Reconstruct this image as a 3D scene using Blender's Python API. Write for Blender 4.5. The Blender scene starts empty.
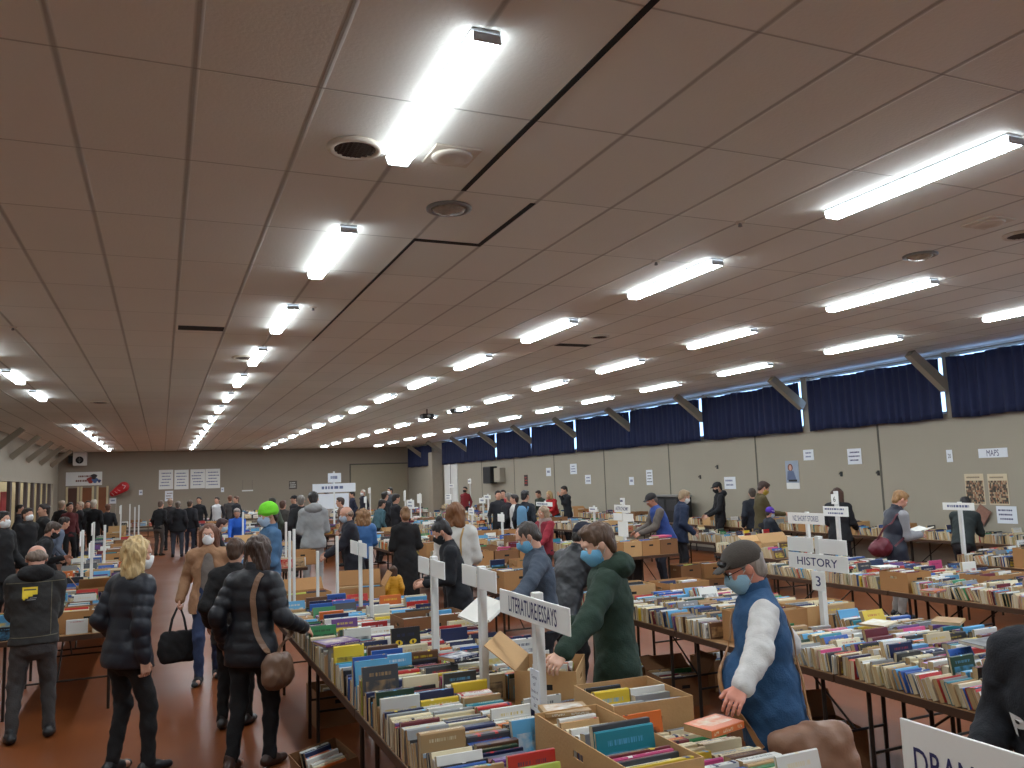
LAMP = 16
EXPO = 2.06
import bpy, math, random
import numpy as np
from mathutils import Vector, Matrix
from mathutils.bvhtree import BVHTree

rnd = random.Random(11)
R = math.radians
SC = bpy.context.scene
COL = SC.collection
CAM_Z = 2.05
CEIL = 4.07
XL, XR, YF, YB = -4.7, 13.1, -4.5, 46.0      # room limits

# ------------------------------------------------------------------ camera
F_PX, PITCH, YAW, ROLL = 816.459, 0.11506758, 0.40639279, -0.03386521
cp, sp, cy_, sy_ = math.cos(PITCH), math.sin(PITCH), math.cos(YAW), math.sin(YAW)
FWD = Vector((sy_ * cp, cy_ * cp, sp))
r0 = Vector((cy_, -sy_, 0)); u0 = r0.cross(FWD)
RIGHT = math.cos(ROLL) * r0 + math.sin(ROLL) * u0
UP = -math.sin(ROLL) * r0 + math.cos(ROLL) * u0
EYE = Vector((0, 0, CAM_Z))
cam = bpy.data.cameras.new('camera'); camo = bpy.data.objects.new('camera', cam); COL.objects.link(camo)
cam.sensor_width = 36.0; cam.lens = 36.0 * F_PX / 1024.0; cam.clip_end = 200; cam.clip_start = 0.05
M = Matrix((RIGHT, UP, -FWD)).transposed().to_4x4(); M.translation = EYE
camo.matrix_world = M
SC.camera = camo

def ray(px, py):
    return FWD + RIGHT * ((px - 512) / F_PX) - UP * ((py - 384) / F_PX)
def at_z(px, py, z):
    d = ray(px, py); return EYE + d * ((z - CAM_Z) / d.z)
def at_y(px, py, y):
    d = ray(px, py); return EYE + d * (y / d.y)
def at_x(px, py, x):
    d = ray(px, py); return EYE + d * (x / d.x)

# ------------------------------------------------------------------ materials
def lin(c):
    return tuple(((v / 12.92) if v <= 0.04045 else ((v + 0.055) / 1.055) ** 2.4) for v in c)
def rgb(r, g, b):
    return lin((r / 255, g / 255, b / 255))
MATS = {}
def new_mat(name):
    m = bpy.data.materials.new(name); m.use_nodes = True
    nt = m.node_tree; nt.nodes.clear()
    out = nt.nodes.new('ShaderNodeOutputMaterial'); b = nt.nodes.new('ShaderNodeBsdfPrincipled')
    nt.links.new(b.outputs[0], out.inputs[0])
    return m, nt, b
def N(nt, typ, **kw):
    n = nt.nodes.new('ShaderNode' + typ)
    for k, v in kw.items():
        setattr(n, k, v)
    return n
def mat(name, c, rough=0.6, var=0.12, scale=8.0, bump=0.0, bscale=60.0, metal=0.0, stretch=None, spec=0.5):
    """plain surface with a faint noise variation and optional bump"""
    if name in MATS: return MATS[name]
    m, nt, b = new_mat(name)
    tc = N(nt, 'TexCoord'); mp = N(nt, 'Mapping')
    nt.links.new(tc.outputs['Object'], mp.inputs[0])
    if stretch: mp.inputs['Scale'].default_value = stretch
    no = N(nt, 'TexNoise'); no.inputs['Scale'].default_value = scale; no.inputs['Detail'].default_value = 4
    nt.links.new(mp.outputs[0], no.inputs[0])
    mx = N(nt, 'Mix', data_type='RGBA')
    mx.inputs[6].default_value = (*[v * (1 - var) for v in c], 1)
    mx.inputs[7].default_value = (*[min(1, v * (1 + var)) for v in c], 1)
    nt.links.new(no.outputs[0], mx.inputs[0]); nt.links.new(mx.outputs[2], b.inputs['Base Color'])
    b.inputs['Roughness'].default_value = rough; b.inputs['Metallic'].default_value = metal
    b.inputs['Specular IOR Level'].default_value = spec
    if bump:
        n2 = N(nt, 'TexNoise'); n2.inputs['Scale'].default_value = bscale; n2.inputs['Detail'].default_value = 3
        nt.links.new(mp.outputs[0], n2.inputs[0])
        bp = N(nt, 'Bump'); bp.inputs['Strength'].default_value = bump; bp.inputs['Distance'].default_value = 0.02
        nt.links.new(n2.outputs[0], bp.inputs['Height']); nt.links.new(bp.outputs[0], b.inputs['Normal'])
    MATS[name] = m
    return m
def cloth(c, kind='cloth'):
    key = f'{kind}_{c[0]}_{c[1]}_{c[2]}'
    if kind == 'puffer':
        return mat(key, rgb(*c), 0.45, 0.15, 5, 0.25, 14, spec=0.4)
    if kind == 'denim':
        return mat(key, rgb(*c), 0.85, 0.3, 6, 0.2, 90)
    if kind == 'leather':
        return mat(key, rgb(*c), 0.42, 0.1, 8, 0.12, 25)
    if kind == 'skin':
        return mat(key, rgb(*c), 0.5, 0.1, 14, 0.05, 120)
    if kind == 'hair':
        return mat(key, rgb(*c), 0.5, 0.55, 30, 0.5, 55, stretch=(1, 1, 0.25))
    return mat(key, rgb(*c), 0.88, 0.14, 7, 0.18, 120)

# ------------------------------------------------------------------ mesh building
class MB:
    def __init__(s): s.v = []; s.f = []; s.m = []
    def add(s, vs, fs, m=0, T=None):
        b = len(s.v)
        if T is not None: vs = [T @ Vector(v) for v in vs]
        s.v += [tuple(v) for v in vs]; s.f += [tuple(b + i for i in f) for f in fs]; s.m += [m] * len(fs)
        return s
    def box(s, x0, y0, z0, x1, y1, z1, m=0, T=None):
        vs = [(x0, y0, z0), (x1, y0, z0), (x1, y1, z0), (x0, y1, z0), (x0, y0, z1), (x1, y0, z1), (x1, y1, z1), (x0, y1, z1)]
        return s.add(vs, [(0, 3, 2, 1), (4, 5, 6, 7), (0, 1, 5, 4), (1, 2, 6, 5), (2, 3, 7, 6), (3, 0, 4, 7)], m, T)
    def bev(s, x0, y0, z0, x1, y1, z1, r=0.005, m=0, T=None):
        """box with chamfered vertical and horizontal edges"""
        vs = []
        for z, k in ((z0, r), (z0 + r, 0), (z1 - r, 0), (z1, r)):
            c = r + k * 0.999
            a, b_, c_, d = x0 + k, x1 - k, y0 + k, y1 - k
            q = r
            vs += [(a + q, c_, z), (b_ - q, c_, z), (b_, c_ + q, z), (b_, d - q, z), (b_ - q, d, z), (a + q, d, z), (a, d - q, z), (a, c_ + q, z)]
        fs = [tuple(range(7, -1, -1)), tuple(range(24, 32))]
        for l in range(3):
            for i in range(8):
                j = (i + 1) % 8
                fs.append((l * 8 + i, l * 8 + j, l * 8 + 8 + j, l * 8 + 8 + i))
        return s.add(vs, fs, m, T)
    def tube(s, pts, r, n=8, m=0, close=True, rz=None):
        pts = [Vector(p) for p in pts]
        vs = []; prev = None
        for i, p in enumerate(pts):
            d = (pts[min(i + 1, len(pts) - 1)] - pts[max(i - 1, 0)]).normalized()
            a = prev if prev is not None else (Vector((0, 0, 1)) if abs(d.z) < 0.9 else Vector((1, 0, 0)))
            x = d.cross(a).normalized(); y = x.cross(d).normalized(); prev = y
            rr = r[i] if isinstance(r, (list, tuple)) else r
            for k in range(n):
                t = 2 * math.pi * k / n
                vs.append(p + x * (rr * math.cos(t)) + y * ((rz if rz else rr) * math.sin(t)))
        fs = []
        for i in range(len(pts) - 1):
            for k in range(n):
                k2 = (k + 1) % n
                fs.append((i * n + k, i * n + k2, i * n + n + k2, i * n + n + k))
        if close:
            fs.append(tuple(range(n - 1, -1, -1))); b = (len(pts) - 1) * n; fs.append(tuple(b + k for k in range(n)))
        return s.add(vs, fs, m)
    def lathe(s, prof, n=24, m=0, T=None):
        """prof: (radius, z) pairs; capped where radius is 0"""
        vs = []; fs = []
        for r, z in prof:
            for k in range(n):
                t = 2 * math.pi * k / n; vs.append((r * math.cos(t), r * math.sin(t), z))
        for i in range(len(prof) - 1):
            for k in range(n):
                k2 = (k + 1) % n
                fs.append((i * n + k, i * n + k2, i * n + n + k2, i * n + n + k))
        fs.append(tuple(range(n - 1, -1, -1))); b = (len(prof) - 1) * n; fs.append(tuple(b + k for k in range(n)))
        return s.add(vs, fs, m, T)
    def mesh(s, name, mats, smooth=False):
        me = bpy.data.meshes.new(name); me.from_pydata(s.v, [], s.f)
        for m in (mats if isinstance(mats, (list, tuple)) else [mats]): me.materials.append(m)
        if any(s.m): me.polygons.foreach_set('material_index', s.m)
        if smooth: me.polygons.foreach_set('use_smooth', [True] * len(s.f))
        me.update(); return me

def tag(o, label=None, cat=None, group=None, kind=None):
    if label: o['label'] = label
    if cat: o['category'] = cat
    if group: o['group'] = group
    if kind: o['kind'] = kind
    return o
def obj(name, data, mats=None, parent=None, loc=None, rz=None, smooth=False):
    me = data.mesh(name, mats, smooth) if isinstance(data, MB) else data
    o = bpy.data.objects.new(name, me); COL.objects.link(o)
    if parent is not None: o.parent = parent
    if loc is not None: o.location = loc
    if rz is not None: o.rotation_euler = (0, 0, rz)
    return o
def thing(name, label, cat, loc=(0, 0, 0), rz=0.0, group=None, rot=None):
    o = bpy.data.objects.new(name, None); COL.objects.link(o); o.empty_display_size = 0.1
    o.location = loc; o.rotation_euler = rot if rot else (0, 0, rz)
    return tag(o, label, cat, group)
def copy_tree(o, parent=None):
    c = o.copy(); COL.objects.link(c)
    if parent is not None: c.parent = parent
    for ch in list(o.children): copy_tree(ch, c)
    return c
def struct(name, data, mats, parent=None):
    o = obj(name, data, mats, parent)
    if parent is None: o['kind'] = 'structure'
    return o
def np_mesh(name, V, Fq, mats, smooth=True):
    me = bpy.data.meshes.new(name)
    V = np.asarray(V, np.float32); Fq = np.asarray(Fq, np.int32)
    nf, k = Fq.shape
    me.vertices.add(len(V)); me.vertices.foreach_set('co', V.ravel())
    me.loops.add(nf * k); me.loops.foreach_set('vertex_index', Fq.ravel())
    me.polygons.add(nf); me.polygons.foreach_set('loop_start', np.arange(0, nf * k, k, dtype=np.int32))
    try: me.polygons.foreach_set('loop_total', np.full(nf, k, dtype=np.int32))
    except Exception: pass
    if smooth: me.polygons.foreach_set('use_smooth', np.ones(nf, dtype=bool))
    for m in (mats if isinstance(mats, (list, tuple)) else [mats]): me.materials.append(m)
    me.update(calc_edges=True); me.validate()
    return me

def text_mb(txt, height, width=None, bold=0.0, depth=0.0015):
    """flat lettering as a mesh in the XY plane, centred; scaled to the height (and squeezed to the width)"""
    cu = bpy.data.curves.new('lettering', 'FONT'); cu.body = txt; cu.size = 1.0
    cu.align_x = 'CENTER'; cu.align_y = 'CENTER'; cu.offset = bold; cu.extrude = 0.0; cu.resolution_u = 3
    o = bpy.data.objects.new('lettering', cu); COL.objects.link(o)
    bpy.context.view_layer.update()
    dg = bpy.context.evaluated_depsgraph_get()
    me = bpy.data.meshes.new_from_object(o.evaluated_get(dg))
    V = [v.co.copy() for v in me.vertices]; Fs = [tuple(p.vertices) for p in me.polygons]
    bpy.data.objects.remove(o); bpy.data.curves.remove(cu); bpy.data.meshes.remove(me)
    mb = MB()
    if not V: return mb
    x0 = min(v.x for v in V); x1 = max(v.x for v in V); y0 = min(v.y for v in V); y1 = max(v.y for v in V)
    sy = height / max(1e-6, y1 - y0); sx = (width / (x1 - x0)) if width else sy
    mb.add([((v.x - (x0 + x1) / 2) * sx, (v.y - (y0 + y1) / 2) * sy, 0) for v in V], Fs)
    return mb
# ------------------------------------------------------------------ room
WALL = mat('wall_paint', rgb(158, 150, 134), 0.75, 0.05, 1.2, 0.06, 40)
WALLB = mat('back_wall_paint', rgb(143, 132, 117), 0.75, 0.05, 0.8, 0.06, 40)
WHITE = mat('white_paint', rgb(222, 222, 218), 0.55, 0.04, 5)
DARK = mat('dark_gap', rgb(22, 20, 19), 0.8, 0.1)
CREAM = mat('cream_paint', rgb(205, 190, 150), 0.7, 0.05)
PILLAR = mat('pillar_paint', rgb(84, 72, 66), 0.7, 0.08)
BEAM = mat('beam_paint', rgb(150, 140, 124), 0.6, 0.08, 6)
BLACKM = mat('black_plastic', rgb(20, 20, 22), 0.45, 0.1)
GREYM = mat('grey_metal', rgb(140, 140, 138), 0.4, 0.1, metal=0.7)

def ceiling_mat():
    m, nt, b = new_mat('ceiling_tiles')
    tc = N(nt, 'TexCoord'); sx = N(nt, 'SeparateXYZ'); nt.links.new(tc.outputs['Object'], sx.inputs[0])
    def line(out, off, period, w):
        a = N(nt, 'Math', operation='SUBTRACT'); a.inputs[1].default_value = off; nt.links.new(out, a.inputs[0])
        d = N(nt, 'Math', operation='DIVIDE'); d.inputs[1].default_value = period; nt.links.new(a.outputs[0], d.inputs[0])
        p = N(nt, 'Math', operation='PINGPONG'); p.inputs[1].default_value = 0.5; nt.links.new(d.outputs[0], p.inputs[0])
        mr = N(nt, 'MapRange'); mr.inputs['From Min'].default_value = w / period; mr.inputs['From Max'].default_value = 0.3 * w / period
        nt.links.new(p.outputs[0], mr.inputs[0])
        return mr.outputs[0]
    lx = line(sx.outputs[0], 0.12, 0.6, 0.022); ly = line(sx.outputs[1], 4.02, 1.2, 0.010)
    # tile to tile shade differences
    fx = N(nt, 'Math', operation='SNAP'); fx.inputs[1].default_value = 0.6
    ax = N(nt, 'Math', operation='SUBTRACT'); ax.inputs[1].default_value = 0.12; nt.links.new(sx.outputs[0], ax.inputs[0]); nt.links.new(ax.outputs[0], fx.inputs[0])
    fy = N(nt, 'Math', operation='SNAP'); fy.inputs[1].default_value = 1.2
    ay = N(nt, 'Math', operation='SUBTRACT'); ay.inputs[1].default_value = 4.02; nt.links.new(sx.outputs[1], ay.inputs[0]); nt.links.new(ay.outputs[0], fy.inputs[0])
    cb = N(nt, 'CombineXYZ'); nt.links.new(fx.outputs[0], cb.inputs[0]); nt.links.new(fy.outputs[0], cb.inputs[1])
    wn = N(nt, 'TexWhiteNoise'); nt.links.new(cb.outputs[0], wn.inputs[0])
    no = N(nt, 'TexNoise'); no.inputs['Scale'].default_value = 1.3; no.inputs['Detail'].default_value = 5; nt.links.new(tc.outputs['Object'], no.inputs[0])
    t1 = N(nt, 'Mix', data_type='RGBA'); t1.inputs[6].default_value = (*rgb(218, 218, 210), 1); t1.inputs[7].default_value = (*rgb(230, 229, 222), 1)
    av = N(nt, 'Math', operation='ADD'); nt.links.new(wn.outputs[0], av.inputs[0]); nt.links.new(no.outputs[0], av.inputs[1])
    hv = N(nt, 'Math', operation='MULTIPLY'); hv.inputs[1].default_value = 0.5; nt.links.new(av.outputs[0], hv.inputs[0]); nt.links.new(hv.outputs[0], t1.inputs[0])
    # joints: strips along the hall a little lighter with dark edges, cross joints thin
    t2 = N(nt, 'Mix', data_type='RGBA'); nt.links.new(t1.outputs[2], t2.inputs[6]); t2.inputs[7].default_value = (*rgb(146, 142, 132), 1)
    k1 = N(nt, 'Math', operation='MULTIPLY'); k1.inputs[1].default_value = 0.75; nt.links.new(lx, k1.inputs[0]); nt.links.new(k1.outputs[0], t2.inputs[0])
    t3 = N(nt, 'Mix', data_type='RGBA'); nt.links.new(t2.outputs[2], t3.inputs[6]); t3.inputs[7].default_value = (*rgb(130, 125, 116), 1)
    k2 = N(nt, 'Math', operation='MULTIPLY'); k2.inputs[1].default_value = 0.6; nt.links.new(ly, k2.inputs[0]); nt.links.new(k2.outputs[0], t3.inputs[0])
    nt.links.new(t3.outputs[2], b.inputs['Base Color']); b.inputs['Roughness'].default_value = 0.7
    mxh = N(nt, 'Math', operation='MAXIMUM'); nt.links.new(lx, mxh.inputs[0]); nt.links.new(ly, mxh.inputs[1])
    n2 = N(nt, 'TexNoise'); n2.inputs['Scale'].default_value = 45; n2.inputs['Detail'].default_value = 3; nt.links.new(tc.outputs['Object'], n2.inputs[0])
    wv = N(nt, 'TexNoise'); wv.inputs['Scale'].default_value = 0.9; nt.links.new(tc.outputs['Object'], wv.inputs[0])
    h = N(nt, 'Math', operation='MULTIPLY_ADD'); nt.links.new(mxh.outputs[0], h.inputs[0]); h.inputs[1].default_value = 0.6; nt.links.new(wv.outputs[0], h.inputs[2])
    h2 = N(nt, 'Math', operation='MULTIPLY_ADD'); nt.links.new(n2.outputs[0], h2.inputs[0]); h2.inputs[1].default_value = 0.12; nt.links.new(h.outputs[0], h2.inputs[2])
    bp = N(nt, 'Bump'); bp.inputs['Strength'].default_value = 0.45; bp.inputs['Distance'].default_value = 0.03; bp.invert = False
    nt.links.new(h2.outputs[0], bp.inputs['Height']); nt.links.new(bp.outputs[0], b.inputs['Normal'])
    return m
def floor_mat():
    m, nt, b = new_mat('floor_boards')
    tc = N(nt, 'TexCoord'); mp = N(nt, 'Mapping'); mp.inputs['Scale'].default_value = (9, 0.5, 1); nt.links.new(tc.outputs['Object'], mp.inputs[0])
    no = N(nt, 'TexNoise'); no.inputs['Scale'].default_value = 1.5; no.inputs['Detail'].default_value = 5; nt.links.new(mp.outputs[0], no.inputs[0])
    n2 = N(nt, 'TexNoise'); n2.inputs['Scale'].default_value = 0.7; n2.inputs['Detail'].default_value = 3; nt.links.new(tc.outputs['Object'], n2.inputs[0])
    a = N(nt, 'Mix', data_type='RGBA'); a.inputs[6].default_value = (*rgb(114, 60, 28), 1); a.inputs[7].default_value = (*rgb(132, 74, 36), 1); nt.links.new(no.outputs[0], a.inputs[0])
    c = N(nt, 'Mix', data_type='RGBA'); nt.links.new(a.outputs[2], c.inputs[6]); c.inputs[7].default_value = (*rgb(104, 56, 28), 1)
    k = N(nt, 'Math', operation='MULTIPLY'); k.inputs[1].default_value = 0.7; nt.links.new(n2.outputs[0], k.inputs[0]); nt.links.new(k.outputs[0], c.inputs[0])
    nt.links.new(c.outputs[2], b.inputs['Base Color'])
    mr = N(nt, 'MapRange'); mr.inputs['To Min'].default_value = 0.28; mr.inputs['To Max'].default_value = 0.5; nt.links.new(n2.outputs[0], mr.inputs[0]); nt.links.new(mr.outputs[0], b.inputs['Roughness'])
    b.inputs['Specular IOR Level'].default_value = 0.25
    return m
struct('floor', MB().box(-9.5, YF, -0.2, XR + 0.4, YB + 0.4, 0), floor_mat())
struct('ceiling', MB().box(-9.5, YF, CEIL, XR + 0.4, YB + 0.4, CEIL + 0.2), ceiling_mat())
struct('wall_back', MB().box(-9.5, YB, 0, XR + 0.3, YB + 0.2, CEIL), WALLB)
struct('wall_rear', MB().box(-9.5, YF - 0.2, 0, XR + 0.3, YF, CEIL), WALL)
# right wall: solid to 2.95, clerestory windows above
wr = MB().box(XR, YF, 0, XR + 0.25, YB, 2.95); wr.box(XR, YF, 4.02, XR + 0.25, YB, CEIL)
bays = [10.42 + 3.62 * k for k in range(-4, 10)]
for yb in [b for b in bays if b < 39.4]:
    wr.box(XR, yb - 0.09, 2.95, XR + 0.25, yb + 0.09, 4.02)
wr.box(XR, 39.46, 2.95, XR + 0.25, YB, 4.02)
struct('wall_right', wr, WALL)
# grooves between the wall panels
gm = mat('panel_joint', rgb(92, 88, 78), 0.8)
for i, yb in enumerate([bays[4] + 1.68 + 3.68 * k for k in range(-3, 8)]):
    struct(f'trim_{i+1}', MB().box(XR - 0.008, yb - 0.022, 0.02, XR - 0.0005, yb + 0.022, 2.86), gm)
def glass_mat():
    m, nt, b = new_mat('window_glass'); b.inputs['Base Color'].default_value = (0.9, 0.95, 1, 1)
    b.inputs['Transmission Weight'].default_value = 1.0; b.inputs['Roughness'].default_value = 0.02; b.inputs['IOR'].default_value = 1.05
    return m
GLASS = glass_mat()
for i in range(len(bays) - 1):
    a, c = bays[i] + 0.09, bays[i + 1] - 0.09
    if a > 39: continue
    fr = MB()
    for (y0, y1, z0, z1) in ((a, c, 2.95, 3.0), (a, c, 4.0, 4.02), (a, a + .05, 3.0, 3.98), (c - .05, c, 3.0, 3.98), ((a + c) / 2 - .025, (a + c) / 2 + .025, 3.0, 3.98)):
        fr.box(XR + .1, y0, z0, XR + .16, y1, z1)
    w = struct(f'window_{i+1}', fr, WHITE)
    obj('pane', MB().box(XR + .125, a + .05, 3.0, XR + .131, c - .05, 3.98), GLASS, w)
# left wall with openings onto the lit side room
wl = MB().box(XL - 0.25, YF, 0, XL, 29.6, CEIL); wl.box(XL - 0.25, 29.6, 2.52, XL, YB, CEIL)
wl.box(XL - 0.25, 44.1, 0, XL, YB, 2.52)
struct('wall_left', wl, WALL)
for i in range(8):
    y = 31.9 + 1.78 * i
    if y > 44: break
    struct(f'pillar_{i+1}', MB().bev(XL - 0.06, y, 0, XL + 0.05, y + 0.32, 2.52, 0.01), PILLAR)
struct('trim_60', MB().box(XL - .9, 33.6, .9, XL - .85, 34.6, 2.3), mat('blue_panel', rgb(70, 110, 160), .5, .3, 3)); struct('trim_61', MB().box(XL - .9, 36.2, .9, XL - .85, 37.2, 2.2), mat('red_panel', rgb(170, 60, 60), .5, .3, 4))
struct('wall_side_room', MB().box(-9.5, YF, 0, -9.3, YB, CEIL), CREAM)
struct('wall_side_room_far', MB().box(-9.3, 45.4, 0, XL - .25, 45.6, CEIL), CREAM)
struct('wall_side_room_end', MB().box(-9.3, 24, 0, XL - .25, 24.2, CEIL), CREAM)
struct('baseboard_right', MB().box(XR - .02, YF, 0, XR - .0005, YB, .1), PILLAR)
struct('baseboard_back', MB().box(XL, YB - .02, 0, 9.6, YB - .0005, .1), PILLAR)
# far right corner: column and panel door, back wall door line
struct('column_1', MB().bev(12.5, 39.6, 0, 13.09, 40.2, 3.5, .02), BEAM)
struct('door_1', MB().box(XR - .05, 37.4, .02, XR - .001, 39.3, 3.15).box(XR - .07, 38.3, .02, XR - .051, 38.34, 3.15, 1), [WHITE, gm])
struct('door_2', MB().box(9.75, YB - .03, .02, 13.0, YB - .002, 3.1).box(9.69, YB - .05, .02, 9.75, YB - .002, 3.16, 1).box(9.69, YB - .05, 3.1, 13.05, YB - .002, 3.17, 1), [mat('partition', rgb(150, 141, 120), .7, .05), gm])
# braces from wall to ceiling
bi = 1
def brace(xw, xc, y, zw):
    global bi
    mb = MB(); s = 1 if xw > xc else -1
    d = Vector((xc - xw, 0, CEIL - .02 - zw)); L = d.length; d.normalize(); n = Vector((-d.z, 0, d.x)) * s
    w = .065; h = .1
    p0 = Vector((xw, y, zw)); p1 = p0 + d * L
    P = [p0 - n * h, p0 + n * h, p1 + n * h, p1 - n * h]
    vs = [(p.x, y - w, min(p.z, CEIL - .001)) for p in P] + [(p.x, y + w, min(p.z, CEIL - .001)) for p in P]
    mb.add(vs, [(0, 1, 2, 3), (7, 6, 5, 4), (0, 4, 5, 1), (1, 5, 6, 2), (2, 6, 7, 3), (3, 7, 4, 0)])
    struct(f'beam_{bi}', mb, BEAM); bi += 1
for yb in bays: brace(13.03, 12.2, yb, 3.42)
for k in range(5, 10):
    brace(XL + .03, -3.85, 10.42 + 3.62 * k - .3, 3.3)

# curtains
CUR = mat('navy_curtain', rgb(24, 33, 68), 0.85, 0.2, 3, 0.1, 60)
def curtain(y0, y1, i):
    V = []; Fq = []
    n = int((y1 - y0) / .03); nz = 8
    ph = rnd.random() * 9
    for k in range(n + 1):
        y = y0 + (y1 - y0) * k / n
        for j in range(nz + 1):
            t = j / nz; z = 2.86 + .012 * math.sin(y * 5 + ph) + (3.955 - 2.86) * t
            a = .030 + .02 * (1 - t)
            x = 12.98 + a * math.sin(y * 31 + 1.3 * math.sin(y * 5.1 + ph) + .35 * (1 - t) * math.sin(y * 11)) + .012 * math.sin(y * 13 + t * 2)
            V.append((x, y, z))
    for k in range(n):
        for j in range(nz):
            a = k * (nz + 1) + j
            Fq.append((a, a + 1, a + nz + 2, a + nz + 1))
    me = np_mesh('curtain', V, Fq, CUR)
    o = obj('curtain', me)
    md = o.modifiers.new('thickness', 'SOLIDIFY'); md.thickness = .006; md.offset = 0
    rail = obj('curtain_rail', MB().box(13.03, y0, 4.045, 13.06, y1, 4.06), WHITE, o)
    return o
names = ['first', 'second', 'third', 'fourth', 'fifth', 'sixth', 'seventh', 'eighth', 'ninth', 'tenth', 'eleventh', 'twelfth', 'thirteenth', 'fourteenth', 'fifteenth', 'sixteenth', 'seventeenth', 'eighteenth', 'nineteenth', 'twentieth']
ORD = names + ['twenty-' + n for n in names[:9]] + ['thirtieth'] + ['thirty-' + n for n in names[:9]] + ['fortieth'] + ['forty-' + n for n in names[:9]] + ['fiftieth'] + ['fifty-' + n for n in names[:9]] + ['sixtieth'] + ['sixty-' + n for n in names[:9]]
ci = 0
for i in range(len(bays) - 2, 2, -1):
    a, c = bays[i] + .06, bays[i + 1] - .07
    if a > 39: continue
    if i == 4: c -= .12
    o = curtain(a, c, i)
    tag(o, f'navy pleated curtain over the high window, {ORD[ci]} from the far end of the long wall', 'curtain', 'navy curtains along the high windows'); ci += 1
o = curtain(41.2, 45.6, 99); tag(o, 'short navy curtain beyond the corner column near the end wall', 'curtain', 'navy curtains along the high windows')

# ------------------------------------------------------------------ tube lights
def emis_mat(name, c, s):
    m, nt, b = new_mat(name); b.inputs['Base Color'].default_value = (.8, .8, .8, 1)
    b.inputs['Emission Color'].default_value = (*c, 1); b.inputs['Emission Strength'].default_value = s
    return m
TUBE = emis_mat('tube_diffuser', (0.86, 0.94, 1.0), LAMP)
TUBES = emis_mat('tube_diffuser_side', (0.86, 0.94, 1.0), LAMP * .2)
CAPM = mat('lamp_end_cap', rgb(190, 195, 200), .4, .05)
def lamp_proto():
    t = thing('ceiling_light', 'x', 'ceiling light')
    L = .77; w = .076
    obj('tray', MB().bev(-.07, -L + .01, -.0215, .07, L - .01, -.0005, .005), CAPM, t)
    vs = []; fs = []
    prof = [(-w, -.022), (-w * .97, -.036), (-w * .76, -.068), (w * .76, -.068), (w * .97, -.036), (w, -.022)]
    for y in (-L + .012, L - .012):
        vs += [(x, y, z) for x, z in prof]
    for k in range(5): fs.append((k, k + 1, 6 + k + 1, 6 + k))
    fs.append((5, 0, 6, 11)); fs += [(5, 4, 3, 2, 1, 0), (6, 7, 8, 9, 10, 11)]
    dmb = MB().add(vs, fs); dmb.m = [1, 1, 0, 1, 1, 1, 1, 1]
    obj('diffuser', dmb, [TUBE, TUBES], t)
    for s in (-1, 1):
        y0, y1 = sorted((s * L, s * (L - .011)))
        obj('end_cap', MB().bev(-w * .9, y0, -.068, w * .9, y1, -.022, .004), CAPM, t)
    return t
lp = lamp_proto()
rows = [(1.32, 'row above the red floor walkway'), (4.84, 'second row from the walkway row'), (7.73, 'third row from the walkway row'), (10.57, 'row beside the curtained wall'), (-2.33, 'row over the pillar side')]
first = True
for rx, rn in rows:
    o_i = 0
    for k in range(13, -3, -1):
        y = 3.98 + 2.98 * k
        if rx < 0 and k in (6, 7): continue
        if k < 0 and rx < 0: continue
        o = lp if first else copy_tree(lp); first = False
        o.location = (rx, y, CEIL)
        tag(o, f'white tube light, {ORD[o_i]} from the end wall in the {rn}', 'ceiling light', 'tube lights in rows on the ceiling'); o_i += 1
# side room lamp strip
for k, y in enumerate((34, 38, 41.5, 44)):
    o = copy_tree(lp); o.location = (-6.6, y, CEIL); tag(o, f'white tube light in the cream side room behind the pillars, {ORD[k]} along', 'ceiling light', 'tube lights of the side room')

# ------------------------------------------------------------------ ceiling fittings
VENTM = mat('vent_plastic', rgb(205, 196, 182), .5, .05)
GRILL = mat('vent_grille', rgb(70, 58, 50), .6, .1)
def round_vent(loc, label, r=.15, honey=True):
    t = thing('ceiling_vent', label, 'vent', loc)
    obj('rim', MB().lathe([(r * .72, -.004), (r * .74, -.022), (r * .92, -.026), (r, -.012), (r, -.0005)], 32), VENTM, t, smooth=True)
    g = MB().lathe([(0.001, -.010), (r * .73, -.010), (r * .73, -.003), (.001, -.003)], 24, 0)
    for i in range(-4, 5):
        x = i * r * .16; y = math.sqrt(max(0, (r * .72) ** 2 - x * x))
        if y > .02:
            g.box(x - .003, -y, -.02, x + .003, y, -.011, 1); g.box(-y, x - .003, -.0199, y, x + .003, -.0111, 1)
    obj('grille', g, [DARK, GRILL], t)
    return t
def P4(px, py): p = at_z(px, py, CEIL); return (p.x, p.y, CEIL)
round_vent(P4(355, 147), 'round brown honeycomb vent in the ceiling before the first tube light', .17)
def flush_dome(loc, label, r=.13, square=False):
    t = thing('ceiling_fitting', label, 'ceiling fitting', loc)
    if square:
        obj('plate', MB().bev(-.15, -.15, -.012, .15, .15, -.0005, .004), VENTM, t)
        obj('ring', MB().lathe([(.06, -.02), (.075, -.03), (.12, -.026), (.13, -.0125), (.06, -.0125)], 32), VENTM, t, smooth=True)
        g = MB()
        for k in range(12):
            a = k * math.pi / 6; T = Matrix.Rotation(a, 4, 'Z'); g.box(.01, -.004, -.018, .058, .004, -.0126, 0, T)
        obj('grille', g, GRILL, t)
    else:
        obj('rim', MB().lathe([(r * .8, -.006), (r * .84, -.02), (r, -.014), (r, -.0005)], 32), GREYM, t, smooth=True)
        obj('dome', MB().lathe([(.001, -.05), (r * .35, -.046), (r * .65, -.03), (r * .79, -.0055), (.001, -.0055)], 32), mat('frosted_lens', rgb(150, 140, 126), .15, .5, 30, .3, 40), t, smooth=True)
    return t
flush_dome(P4(452, 155), 'square cream plate with round fitting beside the first tube light', square=True)
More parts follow.
